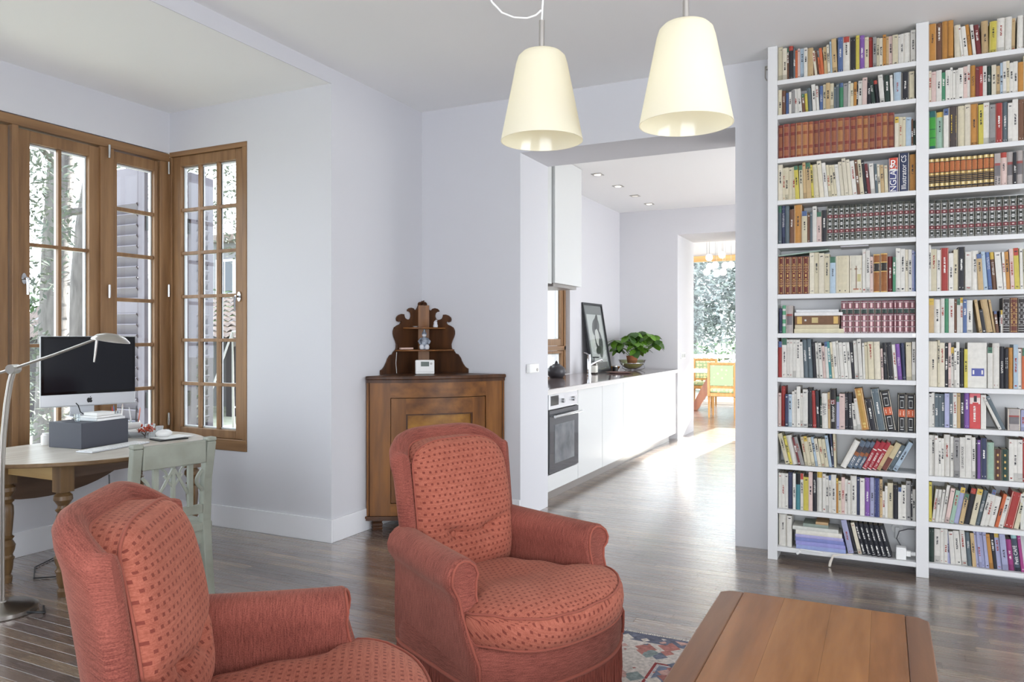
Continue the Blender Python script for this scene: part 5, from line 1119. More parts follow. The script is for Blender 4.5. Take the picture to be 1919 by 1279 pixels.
ink_w = mat('white_lettering', (232, 230, 226), rough=.5); ink_k = mat('black_lettering', (28, 28, 32), rough=.5); ink_y = mat('yellow_lettering', (222, 190, 60), rough=.5)
PAL = dict(w=((214, 211, 203), 'white'), c=((204, 195, 168), 'cream'), i=((212, 204, 184), 'ivory'), k=((44, 44, 50), 'black'), n=((56, 62, 88), 'navy'), b=((88, 110, 154), 'blue'), l=((168, 186, 200), 'pale blue'),
 g=((72, 132, 100), 'green'), d=((46, 62, 56), 'dark green'), o=((182, 130, 66), 'ochre'), t=((190, 164, 122), 'tan'), r=((156, 58, 54), 'red'), m=((112, 52, 54), 'maroon'), p=((208, 184, 176), 'pale pink'), y=((198, 184, 84), 'yellow'),
 e=((146, 144, 142), 'grey'), s=((92, 104, 110), 'slate grey'), v=((126, 88, 158), 'violet'), u=((112, 80, 62), 'brown'), f=((196, 104, 66), 'orange'), h=((164, 166, 196), 'lilac'), a=((74, 136, 138), 'teal'), q=((150, 178, 160), 'pale green'), x=((160, 66, 126), 'magenta'))
LE = {'A': ((134, 62, 54), 'red', 'old gilt-tooled red leather volume'), 'B': ((150, 84, 58), 'reddish-gold', 'old leather volume with much gilding'), 'E': ((52, 56, 50), 'black', 'black encyclopedia volume with silver squares and maroon bands'), 'F': ((104, 48, 42), 'brown', 'red-brown leather volume with gilt frames'),
 'G': ((142, 88, 44), 'tan', 'tan and gold volume with a dark title band'), 'H': ((112, 56, 70), 'maroon', 'maroon leather volume with silver bands and a green title field'), 'V': ((50, 44, 46), 'black', 'black leather volume with gold bands and an orange title field'), 'W': ((56, 50, 50), 'black', 'black leather volume with silver frames'), 'Y': ((104, 56, 46), 'red-brown', 'red-brown leather volume with gilt bands')}
ORD = 'first second third fourth fifth sixth seventh eighth ninth tenth eleventh twelfth thirteenth fourteenth fifteenth sixteenth seventeenth eighteenth nineteenth twentieth'.split(); TENS = {20: 'twenty', 30: 'thirty', 40: 'forty'}
def ordinal(n): return ORD[n-1] if n <= 20 else ('thirtieth' if n == 30 else 'fortieth' if n == 40 else TENS[n//10*10]+'-'+ORD[n % 10-1])
def L_(c): return lin(c)
gold = L_((206, 170, 100)); silver = L_((206, 206, 204)); inkk = L_((44, 44, 50)); inkw = L_((226, 224, 218))
brng = random.Random(21)
def book_mesh(w, h, d, base, bands, stamps, titles, rounded):
    """spine at y = 0; bands: (z0, z1, colour) fractions; stamps: (u0, u1, v0, v1, colour) a hair proud of the spine; titles: (u0, u1, v0, v1, ink)"""
    mb = MB(); c0 = (base, (0, 0, 0), 0); bd = min(.0022, w*.14)
    zs = sorted({0.0, 1.0} | {b[0] for b in bands} | {b[1] for b in bands})
    r = .006 if rounded else .0012
    U = [(0, r), (w*.22, r*.25), (w*.5, 0), (w*.78, r*.25), (w, r)]
    for z0, z1 in zip(zs, zs[1:]):
        c = base
        for b in bands:
            if b[0] <= (z0+z1)/2 <= b[1]: c = b[2]
        for (x0, y0), (x1, y1) in zip(U, U[1:]):
            n_ = mb.pts([(x0, y0, z0*h), (x1, y1, z0*h), (x1, y1, z1*h), (x0, y0, z1*h)]); mb.face((n_, n_+1, n_+2, n_+3), 0, col=(c, (0, 0, 0), 0))
    n_ = mb.pts([(x, y, h) for x, y in U]+[(w, .008, h), (0, .008, h)]); mb.face([n_+i for i in range(7)], 0, col=c0)
    mb.box((0, r*.9, 0), (bd, d, h), 0, col=c0).box((w-bd, r*.9, 0), (w, d, h), 0, col=c0)
    def sy(u): return r*abs(2*u-1)**2-.0003
    for u0, u1, v0, v1, c in stamps:
        n_ = mb.pts([(u0*w, sy(u0)-.0002, v0*h), ((u0+u1)/2*w, sy((u0+u1)/2)-.0003, v0*h), (u1*w, sy(u1)-.0002, v0*h), (u1*w, sy(u1)-.0002, v1*h), ((u0+u1)/2*w, sy((u0+u1)/2)-.0003, v1*h), (u0*w, sy(u0)-.0002, v1*h)]); mb.face((n_, n_+1, n_+4, n_+5), 0, col=(c, (0, 0, 0), 0)); mb.face((n_+1, n_+2, n_+3, n_+4), 0, col=(c, (0, 0, 0), 0))
    for u0, u1, v0, v1, ik in titles:
        bb = base
        for b in bands:
            if b[0] <= (v0+v1)/2 <= b[1]: bb = b[2]
        n_ = mb.pts([(u0*w, sy(u0)-.0003, v0*h), (u1*w, sy(u1)-.0003, v0*h), (u1*w, sy(u1)-.0003, v1*h), (u0*w, sy(u0)-.0003, v1*h)]); mb.face((n_, n_+1, n_+2, n_+3), 0, col=(bb, ik, 1))
    return mb
def frame_stamp(u0, u1, v0, v1, cf, ci, k=.16):
    du = (u1-u0)*k; dv = (v1-v0)*k; return [(u0, u1, v0, v1, cf), (u0+du, u1-du, v0+dv, v1-dv, ci)]
def design(code, style, w, h):
    """-> base colour, colour word, kind name, kind phrase, bands, stamps, titles, rounded"""
    R = brng; bands, st, ti = [], [], []
    if code in LE:
        base, word, ph = LE[code]; base = L_(base); nm = 'leather_volume'
        if code in 'AB':
            k = R.uniform(.8, 1.12); base = tuple(c*k for c in base); g = tuple(a*.45+b*.55 for a, b in zip(gold, base)) if code == 'A' else tuple(a*.75+b*.25 for a, b in zip(gold, base))
            for v in (.06, .27, .31, .68, .72, .94): bands.append((v-.006, v+.006, tuple(c*.45 for c in base)))
            for v0, v1 in ((.08, .25), (.34, .66), (.75, .92)): st.append((.22, .78, v0, v1, tuple(a*.6+b*.4 for a, b in zip(base, g))))
            for v0, v1 in ((.08, .25), (.34, .66), (.75, .92)): ti.append((.2, .8, v0, v1, g))
        elif code == 'E':
            ph_ = ((.0, .05, silver),); bands = [(.0, .035, L_((150, 150, 146)))]+[(.245, .33, L_((112, 48, 56))), (.655, .74, L_((112, 48, 56)))]+[(v-.004, v+.004, silver) for v in (.05, .23, .345, .49, .64, .755, .915)]
            for v in (.135, .42, .565, .835): st += frame_stamp(.15, .85, v-.062, v+.062, silver, base, .24); st.append((.36, .64, v-.025, v+.025, base))
            for v in (.287, .697): st.append((.36, .64, v-.014, v+.014, L_((214, 190, 180))))
        elif code == 'F':
            for v0, v1 in ((.03, .22), (.25, .34), (.39, .60), (.66, .75), (.79, .97)): st += frame_stamp(.12, .88, v0, v1, gold, base, .1)
            st += [(.4, .6, .46, .53, gold), (.25, .75, .275, .315, L_((150, 110, 84))), (.25, .75, .685, .725, L_((150, 110, 84)))]
            bands = [(v-.005, v+.005, gold) for v in (.235, .365, .63, .77)]
        elif code == 'G':
            bands = [(.0, .03, gold), (.53, .55, gold), (.55, .76, L_((44, 38, 34))), (.76, .785, gold), (.97, 1.0, gold)]; ti = [(.15, .85, .58, .74, inkw), (.2, .8, .2, .45, gold), (.2, .8, .84, .94, gold)]
        elif code == 'H':
            bands = [(v-.007, v+.007, silver) for v in (.025, .19, .375, .555, .745, .95)]+[(.60, .735, L_((44, 62, 56)))]
            for v0, v1 in ((.045, .175), (.215, .355), (.40, .535), (.78, .925)): st.append((.3, .72, v0, v1, L_((196, 150, 154)))); st.append((.42, .6, v0, v1, L_((226, 206, 202))))
            ti = [(.2, .8, .63, .72, silver)]
        elif code == 'V':
            bands = [(.13, .225, L_((196, 170, 110))), (.47, .54, L_((196, 164, 96))), (.56, .86, L_((176, 104, 62))), (.88, .97, L_((200, 172, 104)))]+[(v-.005, v+.005, gold) for v in (.03, .07, .27, .33, .38, .44)]
            st = [(.34, .66, .14, .215, L_((230, 214, 168))), (.34, .66, .885, .965, L_((236, 220, 170))), (.36, .64, .475, .535, L_((230, 208, 150)))]; ti = [(.1, .9, .60, .82, L_((222, 190, 120)))]
        elif code in 'WY':
            c = silver if code == 'W' else gold
            bands = [(v-.006, v+.006, c) for v in ((.06, .12, .2, .97) if code == 'W' else (.04, .2, .3, .36, .42, .54, .60, .66, .78, .96))]
            for v0, v1 in ((.24, .36), (.40, .54), (.58, .70), (.73, .85)): st += frame_stamp(.14, .86, v0, v1, c, base, .08)
            ti = [(.25, .75, v0+.02, v1-.02, c) for v0, v1 in ((.24, .36), (.40, .54), (.58, .70), (.73, .85))]
        return base, word, nm, ph, bands, st, ti, True
    rgb, word = PAL[code]; k = R.uniform(.90, 1.06); base = tuple(c*k for c in L_(rgb)); dark = code in 'knbdmrsvugax'
    nm, ph = ('paperback_book', 'paperback') if (code in 'wcipthlyeq' and w < .030) else ('hardback_book', 'hardback')
    if code in 'fo' and w < .016: nm, ph = 'paperback_book', 'paperback'
    rounded = nm == 'hardback_book' and w > .018
    ink = inkw if dark else (inkk if R.random() < .8 else L_((150, 60, 50)))
    if not style:
        q = R.random(); cu = .5; hw = min(.34, .0042/w) if w > 0 else .3
        if q < .62: a = R.uniform(.32, .55); ti.append((cu-hw, cu+hw, a, min(.93, a+R.uniform(.2, .38)), ink))
        if q > .5: ti.append((.22, .78, .9, .93, ink))
        if R.random() < .45: ti.append((.25, .75, .05, .085, ink))
        if R.random() < .22: bands.append((0, R.uniform(.08, .2), tuple(c*.7 for c in base)))
        elif R.random() < .12: bands.append((R.uniform(.8, .88), 1, L_(R.choice(((170, 70, 60), (80, 100, 140), (200, 170, 80), (70, 110, 90))))))
        return base, word, nm, ph, bands, st, ti, rounded
    if style == 'C': ph = 'dictionary with a red top and big white letters'; nm = 'dictionary'; base = L_((70, 74, 122)); bands = [(.62, .66, silver), (.66, 1, L_((196, 74, 56)))]
    if style == 'D': ph = 'thick handbook with white lettering'; base = L_((52, 60, 88))
    if style == 'I': ph = 'hardback with grey capitals down its spine'
    if style == 'J': ph = 'handbook with white lettering'; base = L_((38, 36, 38)); bands = [(.62, .74, L_((120, 60, 66)))]
    if style == 'K': ph = 'hardback with a gilt frame'; st = frame_stamp(.12, .88, .05, .95, L_((206, 180, 110)), base, .06); st += frame_stamp(.28, .72, .12, .88, L_((206, 180, 110)), L_((176, 138, 70)), .07)
    if style == 'M': ph = 'atlas volume with an orange band'; base = L_((40, 40, 42)); bands = [(.40, .60, L_((190, 92, 58)))]; st = [(.25, .75, .92, .94, silver), (.3, .7, .06, .08, silver)]; st += frame_stamp(.3, .7, .12, .36, silver, base, .07)+frame_stamp(.3, .7, .64, .84, silver, base, .07); ti = [(.25, .75, .44, .56, L_((240, 220, 200)))]
    if style == 'N': ph = 'hardback with an orange and black cover'; base = L_((92, 106, 122)); bands = [(.45, .58, L_((150, 94, 62))), (.58, .8, L_((70, 66, 72)))]; ti = [(.3, .7, .1, .4, inkw), (.2, .8, .85, .95, inkw)]
    if style == 'O': ph = 'hardback with white titles'; base = L_((160, 52, 62)); ti = [(.3, .7, .08, .6, inkw)]; bands = [(.7, .73, inkw), (.01, .03, inkw)]
    if style == 'P': ph = 'book with a brown lower half'; base = L_((196, 182, 146)); bands = [(0, .45, L_((112, 64, 56)))]
    if style == 'Q': ph = 'paperback with a black top'; base = L_((72, 128, 136)); bands = [(.7, 1, L_((26, 28, 32)))]
    if style == 'R': ph = 'paperback with a dotted spine'; base = L_((58, 66, 112)); ti = [(.15, .85, .05, .95, inkw)]
    if style == 'S': ph = 'identical paperback with white titles'; base = L_((36, 38, 46)); ti = [(.35, .65, .08, .34, inkw), (.35, .65, .5, .88, inkw)]; st = [(.2, .8, .04, .055, silver)]
    if style == 'T': ph = 'hardback with dark green bands'; base = L_((64, 150, 58)); bands = [(0, .1, L_((40, 88, 88))), (.3, .32, L_((36, 90, 60))), (.52, .54, L_((36, 90, 60))), (.84, 1, L_((40, 96, 96)))]
    if style == 'U': ph = 'hardback with a yellow title'; base = L_((74, 66, 64)); ti = [(.3, .85, .36, .8, L_((220, 190, 50))), (.2, .8, .18, .24, L_((200, 130, 90)))]
    if style == 'X': ph = 'book with a grey picture on its spine'; base = L_((168, 160, 156)); bands = [(.3, .62, L_((112, 108, 110))), (.62, .7, L_((150, 80, 76)))]; ti = [(.1, .9, .05, .28, inkk)]
    if style == 'Z': ph = 'book with a patterned spine'; base = L_((96, 160, 124)) if code == 'g' else L_((120, 118, 96)); bands = [(.25, .35, silver), (.5, .66, silver), (.8, .88, silver)] if code == 'g' else [(.3, .55, L_((72, 76, 82)))]
    if style == 'a': ph = 'book facing out with a blue label'; nm = 'hardback_book'; rounded = False; st = [(.2, .86, .26, .43, L_((88, 94, 158)))]; ti = [(.26, .8, .30, .39, inkw)]
    if style == 'b': ph = 'red picture cover facing out'; nm = 'hardback_book'; rounded = False; base = L_((196, 76, 76)); bands = [(.88, 1, L_((206, 104, 110))), (.70, .88, L_((222, 206, 200)))]; st = [(.38, .66, .76, .93, L_((52, 44, 50))), (.26, .80, .62, .74, L_((190, 70, 72)))]; ti = [(.35, .55, .2, .64, inkw)]
    if style == 'X' and code == 'c': ph = 'book facing out with a cross on its cover'; base = L_((206, 202, 186)); bands = []; ti = []; st = [(.5, .58, .1, .72, L_((140, 112, 92))), (.08, .95, .62, .66, L_((140, 112, 92))), (.62, .9, .3, .5, L_((190, 180, 130))), (.3, .9, .08, .12, L_((176, 120, 96)))]; nm = 'paperback_book'
    if style == 'c': ph = 'paperback with black capitals down its spine'
    if style == 'd': ph = 'small old leather volume with gilt ornaments'; nm = 'leather_volume'; rounded = True; st = [(.38, .62, v, v+.07, gold) for v in (.12, .36, .56, .78)]; bands = [(v-.006, v+.006, tuple(c*.5 for c in base)) for v in (.08, .3, .5, .7, .93)]; base = L_((84, 56, 48)) if code == 'u' else L_((40, 64, 56))
    if style == 'e': ph = 'guide with big white letters'; base = L_((72, 80, 96)); bands = [(0, .1, L_((40, 44, 56))), (.9, 1, L_((150, 190, 190)))]
    return base, word, nm, ph, bands, st, ti, rounded
VERT = rot('Y', -90) @ rot('X', 90)     # letters running up a spine that faces -y
TXT = {'C': [('ANGLAIS', .33, .9, VERT, ink_w), ('R', .82, 1.15, rot('X', 90), ink_w)], 'D': [('Illustrator CS', .5, .62, VERT, ink_w)], 'J': [('Illustrator CS', .45, .70, VERT, ink_w)], 'I': [('VIVRE', .55, .85, VERT, MATS['print_dark'] if 'print_dark' in MATS else ink_k)], 'c': [('LE GRAND ROUGE', .5, .52, VERT, ink_k)], 'e': [('Petit CAFÉ', .45, .8, VERT, ink_w)]}
BOOKS = """
1 1 -584,27,213,c,0 -557,24,197,i,0 -533,10,194,u,0 -523,26,205,k,0 -497,11,191,s,0 -486,14,175,f,0 -472,14,182,p,0 -458,22,181,l,0 -436,20,179,w,0 -416,33,174,t,0 -383,9,149,u,-4 -374,14,155,i,-6 -360,11,157,u,-6 -349,10,112,f,-6 -339,17,166,f,-5 -322,20,168,t,-3 -302,14,176,i,-3 -288,11,196,l,-2 -277,28,209,t,-2 -249,29,211,b,0 -220,37,208,w,0 -183,32,199,k,0 -151,19,205,y,0 -132,28,202,v,0 -104,22,188,c,0 -82,21,184,r,0 -61,19,179,e,0 -42,15,174,c,0 -27,18,169,i,0 -9,17,184,o,0 8,14,173,t,0 22,19,173,p,0 41,29,173,c,0 70,12,170,w,0 82,15,174,w,0 97,37,178,w,0 134,24,184,w,0
1 2 -575,21,160,c,0 -554,22,151,u,0 -532,19,137,b,0 -513,14,137,w,0 -499,21,146,e,0 -478,19,150,w,-4 -459,23,150,w,-4 -436,17,113,u,-3 -419,15,117,y,-3 -404,25,149,s,-4 -379,23,166,w,-3 -356,15,153,w,-3 -341,19,148,b,0 -322,16,157,c,0 -306,23,161,t,0 -283,20,156,c,0 -263,13,133,s,0 -250,16,147,s,0 -234,23,151,g,0 -211,24,146,e,0 -187,14,155,w,1 -173,16,141,c,0 -157,16,145,o,1 -141,8,132,k,0 -133,22,149,w,1 -111,25,162,p,1 -86,24,131,k,0 -62,24,144,d,-6 -38,21,139,k,-6 -17,26,165,w,-4 9,29,160,d,-2 38,15,155,w,-2 53,39,168,l,0 92,40,163,k,0 132,26,162,c,0
1 3 -577,29,207,A,0 -548,38,209,A,0 -510,35,210,A,0 -475,36,209,B,0 -439,34,208,B,0 -405,30,209,B,0 -375,30,208,A,0 -345,34,210,A,0 -311,32,209,A,0 -279,35,209,A,0 -244,37,208,B,0 -207,33,207,A,0 -174,35,207,A,0 -139,33,207,B,0 -106,32,206,B,0 -74,37,206,A,0 -37,34,207,A,0 -3,30,207,B,0 27,34,207,A,0 62,21,177,i,0 83,19,174,c,0 102,17,172,c,0 119,28,167,l,0 147,9,154,u,0 156,12,145,d,0
1 4 -575,26,221,i,0 -549,14,197,c,0 -535,20,200,c,0 -515,20,199,c,0 -495,20,201,c,0 -475,24,205,y,-3 -451,21,207,c,-2 -430,18,223,t,-2 -412,28,218,t,-2 -384,14,204,y,-3 -370,33,203,c,-3 -337,25,221,i,-5 -312,23,207,w,-5 -289,16,193,c,-5 -273,17,192,c,-5 -256,14,192,c,-5 -242,20,192,w,-5 -222,21,205,i,-5 -201,23,227,i,-5 -178,20,213,i,-5 -158,25,204,w,-5 -133,15,208,u,-5 -118,22,207,c,-5 -96,18,202,k,-6 -78,16,180,m,-6 -62,25,179,w,-4 -37,14,174,s,-3 -23,14,170,i,-3 -9,20,165,t,-3 11,19,160,c,-2 30,51,198,nC,0 81,57,239,nD,0 138,29,209,o,0
1 5 -574,20,232,s,0 -554,20,237,n,0 -534,24,231,s,0 -510,27,207,u,0 -483,45,235,o,0 -438,30,191,c,0 -408,15,176,u,0 -393,14,181,s,0 -379,23,216,w,0 -356,27,180,p,0 -329,30,189,k,0 -299,33,212,E,0 -266,30,211,E,0 -236,32,211,E,0 -204,28,211,E,0 -176,30,211,E,0 -146,33,211,E,0 -113,34,211,E,0 -79,31,210,E,0 -48,31,210,E,0 -17,31,210,E,0 14,30,210,E,0 44,31,209,E,0 75,30,210,E,0 105,30,210,E,0 135,30,209,E,0
1 6 -574,35,230,F,0 -539,38,229,F,0 -501,34,228,F,0 -467,32,227,F,0 -435,38,227,F,0 -396,27,247,i,0 -369,26,247,c,0 -343,30,241,i,0 -313,29,236,c,0 -284,35,216,l,0 -249,73,220,c,0 -176,69,219,cX,0 -107,19,254,w,0 -88,21,245,w,0 -67,17,207,p,0 -50,37,221,G,0 -13,39,224,G,0 26,25,205,m,0 51,16,200,g,0 67,24,250,w,0 91,24,245,w,0 115,16,240,i,0 131,18,239,w,0 149,11,234,h,0 160,7,225,b,0
1 7 -569,19,151,n,0 -550,21,169,gZ,0 -529,42,167,dX,0 -220,33,188,H,0 -187,34,188,H,0 -153,38,188,H,0 -115,40,188,H,0 -75,37,188,H,0 -38,35,187,H,0 -3,31,187,H,0 28,31,187,H,0 59,17,187,H,0 76,33,187,H,0 109,30,186,H,0 139,32,186,H,0
1 8 -575,21,218,r,0 -554,29,238,w,0 -525,13,230,w,0 -512,21,230,w,0 -491,19,230,w,0 -472,23,229,w,0 -449,22,215,w,-2 -427,27,228,s,-3 -400,26,232,s,-3 -374,20,216,k,-3 -354,17,211,w,-3 -337,19,210,w,-3 -318,17,192,p,-3 -301,17,217,w,-3 -284,16,218,a,-4 -268,14,214,c,-4 -254,20,218,w,-4 -234,14,222,w,-4 -220,21,213,w,-4 -199,20,212,w,-4 -179,19,214,w,-4 -160,16,211,k,-4 -144,22,224,w,-3 -122,22,233,w,-3 -100,12,210,w,-2 -88,17,214,c,-2 -71,32,218,c,-2 -39,35,218,i,-2 -4,12,178,p,-2 8,22,212,k,-2 30,33,212,k,-4 63,19,202,w,-4 82,23,206,v,-4 105,20,210,n,-3 125,28,214,c,-1 153,18,218,w,0
1 9 -573,17,202,p,0 -556,23,243,r,0 -533,18,196,n,0 -515,20,196,l,0 -495,13,214,w,0 -482,15,223,w,0 -467,21,245,w,0 -446,13,204,w,0 -433,29,228,w,0 -404,27,235,k,-1 -377,22,221,r,-2 -355,19,220,k,-2 -336,12,179,d,0 -324,33,208,wI,-1 -291,12,214,t,-1 -279,33,232,kJ,-1 -246,16,191,h,0 -230,31,208,p,0 -199,19,212,k,-1 -180,27,212,k,-2 -153,22,154,w,-5 -131,20,184,w,-7 -111,44,243,oK,-9 -67,41,183,k,-9 -26,47,243,s,-9 21,53,229,kM,-9 79,42,215,kM,0 121,47,216,kM,0
1 10 -532,26,187,c,-14 -506,15,173,y,-13 -491,34,177,w,-13 -457,13,168,m,-13 -444,23,172,e,-15 -421,17,172,c,-9 -404,21,176,c,-9 -383,21,171,c,-9 -362,15,175,l,-9 -347,19,166,i,-9 -328,20,166,c,-8 -308,21,165,c,-8 -287,18,187,l,-8 -269,9,196,n,-4 -260,13,200,c,-2 -228,33,177,w,26 -195,32,177,sN,26 -163,26,176,sN,26 -137,24,176,sN,26 -113,26,180,rO,26 -87,26,179,rO,26 -61,25,179,rO,26 -36,22,161,t,26 -14,33,174,cP,27 19,27,164,s,26 46,25,186,l,27
1 11 -572,18,213,w,0 -554,19,212,w,0 -535,18,212,w,0 -517,28,221,n,0 -489,16,216,w,0 -473,27,216,aQ,0 -446,17,220,w,0 -429,29,200,y,0 -400,23,233,p,0 -377,23,223,k,0 -354,32,237,w,0 -322,17,227,w,0 -305,17,217,w,0 -288,13,221,w,0 -275,28,226,w,0 -247,11,206,o,0 -236,17,192,c,0 -219,19,215,p,0 -200,15,205,w,0 -185,15,200,w,0 -170,34,228,w,0 -136,17,223,n,0 -119,25,218,w,0 -94,29,222,v,0 -65,21,226,h,0 -44,29,225,nR,0 -15,14,220,t,0 -1,13,151,w,0 12,14,183,w,0 26,29,201,c,0 55,25,191,k,0 80,17,182,w,0 97,24,195,w,0 121,24,221,e,0 145,8,216,k,0 153,15,176,w,0
1 12 -570,48,193,w,0 -522,27,188,w,0 -183,32,196,h,-12 -151,21,190,k,-14 -130,21,185,i,-13 -109,26,185,kS,-15 -83,25,185,kS,-15 -58,27,184,kS,-15 -31,26,184,kS,-15 -5,27,183,kS,-15 22,27,183,kS,-15
2 1 221,37,215,o,0 258,28,214,u,0 286,29,218,o,0 315,26,217,o,0 347,31,186,i,-1 378,13,176,w,-5 391,22,171,w,-5 413,21,180,o,-6 434,16,175,w,-5 450,26,170,m,-5 476,33,187,t,-1 509,35,174,y,1 544,37,186,w,1 581,31,185,w,1 612,16,176,t,1 637,32,184,w,1 669,12,179,k,0
2 2 222,13,183,i,0 235,23,174,p,0 258,27,178,w,0 285,18,164,g,0 303,23,173,w,0 326,12,186,w,0 338,15,168,w,0 353,11,168,w,0 364,25,176,w,0 389,19,180,p,0 408,15,189,w,0 423,23,180,o,0 446,18,170,m,0 464,17,170,r,0 481,19,170,w,0 500,22,165,d,0 522,22,169,i,0 544,17,160,t,0 561,12,173,l,0 573,16,177,w,0 589,16,181,c,0 605,17,168,w,0 622,20,172,w,0 642,25,163,o,0 667,14,196,c,0
2 3 223,37,218,gT,0 260,35,208,q,0 295,24,220,w,0 319,45,233,kU,0 364,33,227,c,0 397,26,231,i,0 423,38,243,o,0 461,24,221,y,0 485,29,233,w,0 514,27,215,e,0 541,32,219,r,0 573,25,222,s,0 598,21,214,w,0 619,26,234,w,0 645,28,225,u,0 673,8,216,g,0
2 4 226,27,183,V,0 253,25,182,V,0 278,25,183,V,0 303,24,182,V,0 327,25,183,V,0 352,26,182,V,0 378,28,183,V,0 406,28,182,V,0 434,27,182,V,0 461,26,182,V,0 487,27,182,V,0 514,25,182,V,0 539,28,177,eX,0 567,31,181,p,0 598,28,180,sX,0 626,14,175,k,0 640,31,183,eX,0 671,10,179,e,0
2 5 228,30,215,E,0 258,28,214,E,0 286,37,214,E,0 323,32,213,E,0 355,30,213,E,0 385,32,213,E,0 417,33,212,E,0 450,32,212,E,0 482,32,211,E,0 514,34,211,E,0 548,30,211,E,0 578,31,210,E,0 609,37,210,E,0 646,30,210,E,0 676,5,209,E,0
2 6 230,11,260,w,0 241,28,236,c,0 269,19,231,w,0 288,39,240,r,0 327,23,210,w,0 350,21,229,c,0 371,35,242,k,0 406,30,213,w,0 436,32,217,w,0 468,26,198,t,-3 494,20,211,l,-4 514,20,206,b,-4 534,22,206,u,-4 556,30,205,w,-4 586,13,204,w,-3 599,18,204,o,-3 617,19,218,p,-2 636,24,222,y,-2 660,15,221,w,-1 675,6,216,c,0
2 7 227,25,193,t,0 252,34,188,w,0 286,18,192,w,0 304,20,191,g,0 324,27,191,w,0 351,12,186,u,0 363,16,186,w,0 379,14,195,w,0 393,18,185,b,0 411,28,180,w,0 470,15,183,t,-8 485,18,128,k,-8 503,34,183,t,-9 537,11,182,t,-8 548,14,118,u,-6 562,6,118,k,0 568,10,123,w,0 578,35,190,W,0 613,34,190,Y,0 647,33,189,W,0
2 8 228,43,256,i,0 271,11,262,c,0 282,24,248,i,0 306,17,243,k,0 323,13,247,p,0 336,15,223,w,0 351,10,218,w,0 361,16,251,w,0 377,22,218,k,0 399,17,213,y,0 416,93,249,wa,0 509,23,224,w,0 532,33,246,w,0 565,23,227,k,0 588,19,217,k,0 607,21,222,o,0 628,21,239,l,0 649,17,216,w,0 666,14,220,f,0
2 9 228,14,187,w,0 242,15,191,w,0 257,17,187,s,0 274,16,186,s,0 290,15,186,s,0 305,23,190,h,0 328,17,194,s,0 345,19,193,w,0 364,17,193,t,0 381,18,193,k,0 399,26,201,v,0 425,53,200,fb,0 478,25,187,w,0 562,14,181,w,-24 576,19,210,s,-23 601,60,117,tX,0 661,20,112,h,0
2 10 229,15,226,w,0 244,13,226,w,0 257,17,226,w,0 274,15,212,w,0 289,14,212,w,0 303,31,233,w,0 334,17,224,w,0 351,28,219,e,0 379,27,223,wc,0 406,30,235,w,0 436,18,226,w,0 454,8,213,k,0 462,16,212,v,0 478,30,225,n,0 508,33,203,q,0 541,33,168,ud,0 574,34,168,dd,0 608,21,226,w,0 629,18,225,w,0 647,24,225,w,0 671,10,233,r,0
2 11 226,15,221,y,0 241,15,183,w,6 256,16,183,w,6 272,14,183,w,7 286,17,210,w,8 303,22,196,p,9 325,22,186,q,10 347,24,204,h,10 371,22,172,t,10 393,29,203,k,11 422,28,203,c,11 450,22,198,s,12 472,17,183,w,12 489,18,206,w,12 507,33,169,w,12 540,17,187,f,13 557,23,173,w,12 580,47,199,r,12 627,23,203,c,12 658,22,193,w,0
2 12 228,27,188,d,0 255,29,188,w,0 284,18,192,w,0 302,18,191,w,0 320,15,186,h,-4 335,23,181,w,-4 358,31,186,w,-4 389,26,194,w,-4 415,24,185,s,-4 439,19,184,t,-4 458,13,198,h,-5 471,14,197,h,-5 485,16,197,h,-5 501,18,197,h,-5 519,19,187,o,-6 538,17,191,k,-6 555,23,195,h,-5 578,29,195,h,-5 607,28,167,x,-5 635,29,198,ne,-6 664,16,207,x,-6
"""
GROUPS = {'E': 'matching encyclopedia volumes', 'A': 'row of old red leather volumes', 'B': 'row of old red leather volumes', 'F': 'matching brown leather volumes', 'H': 'matching maroon leather volumes', 'V': 'matching black and gold volumes', 'S': 'matching black paperbacks'}
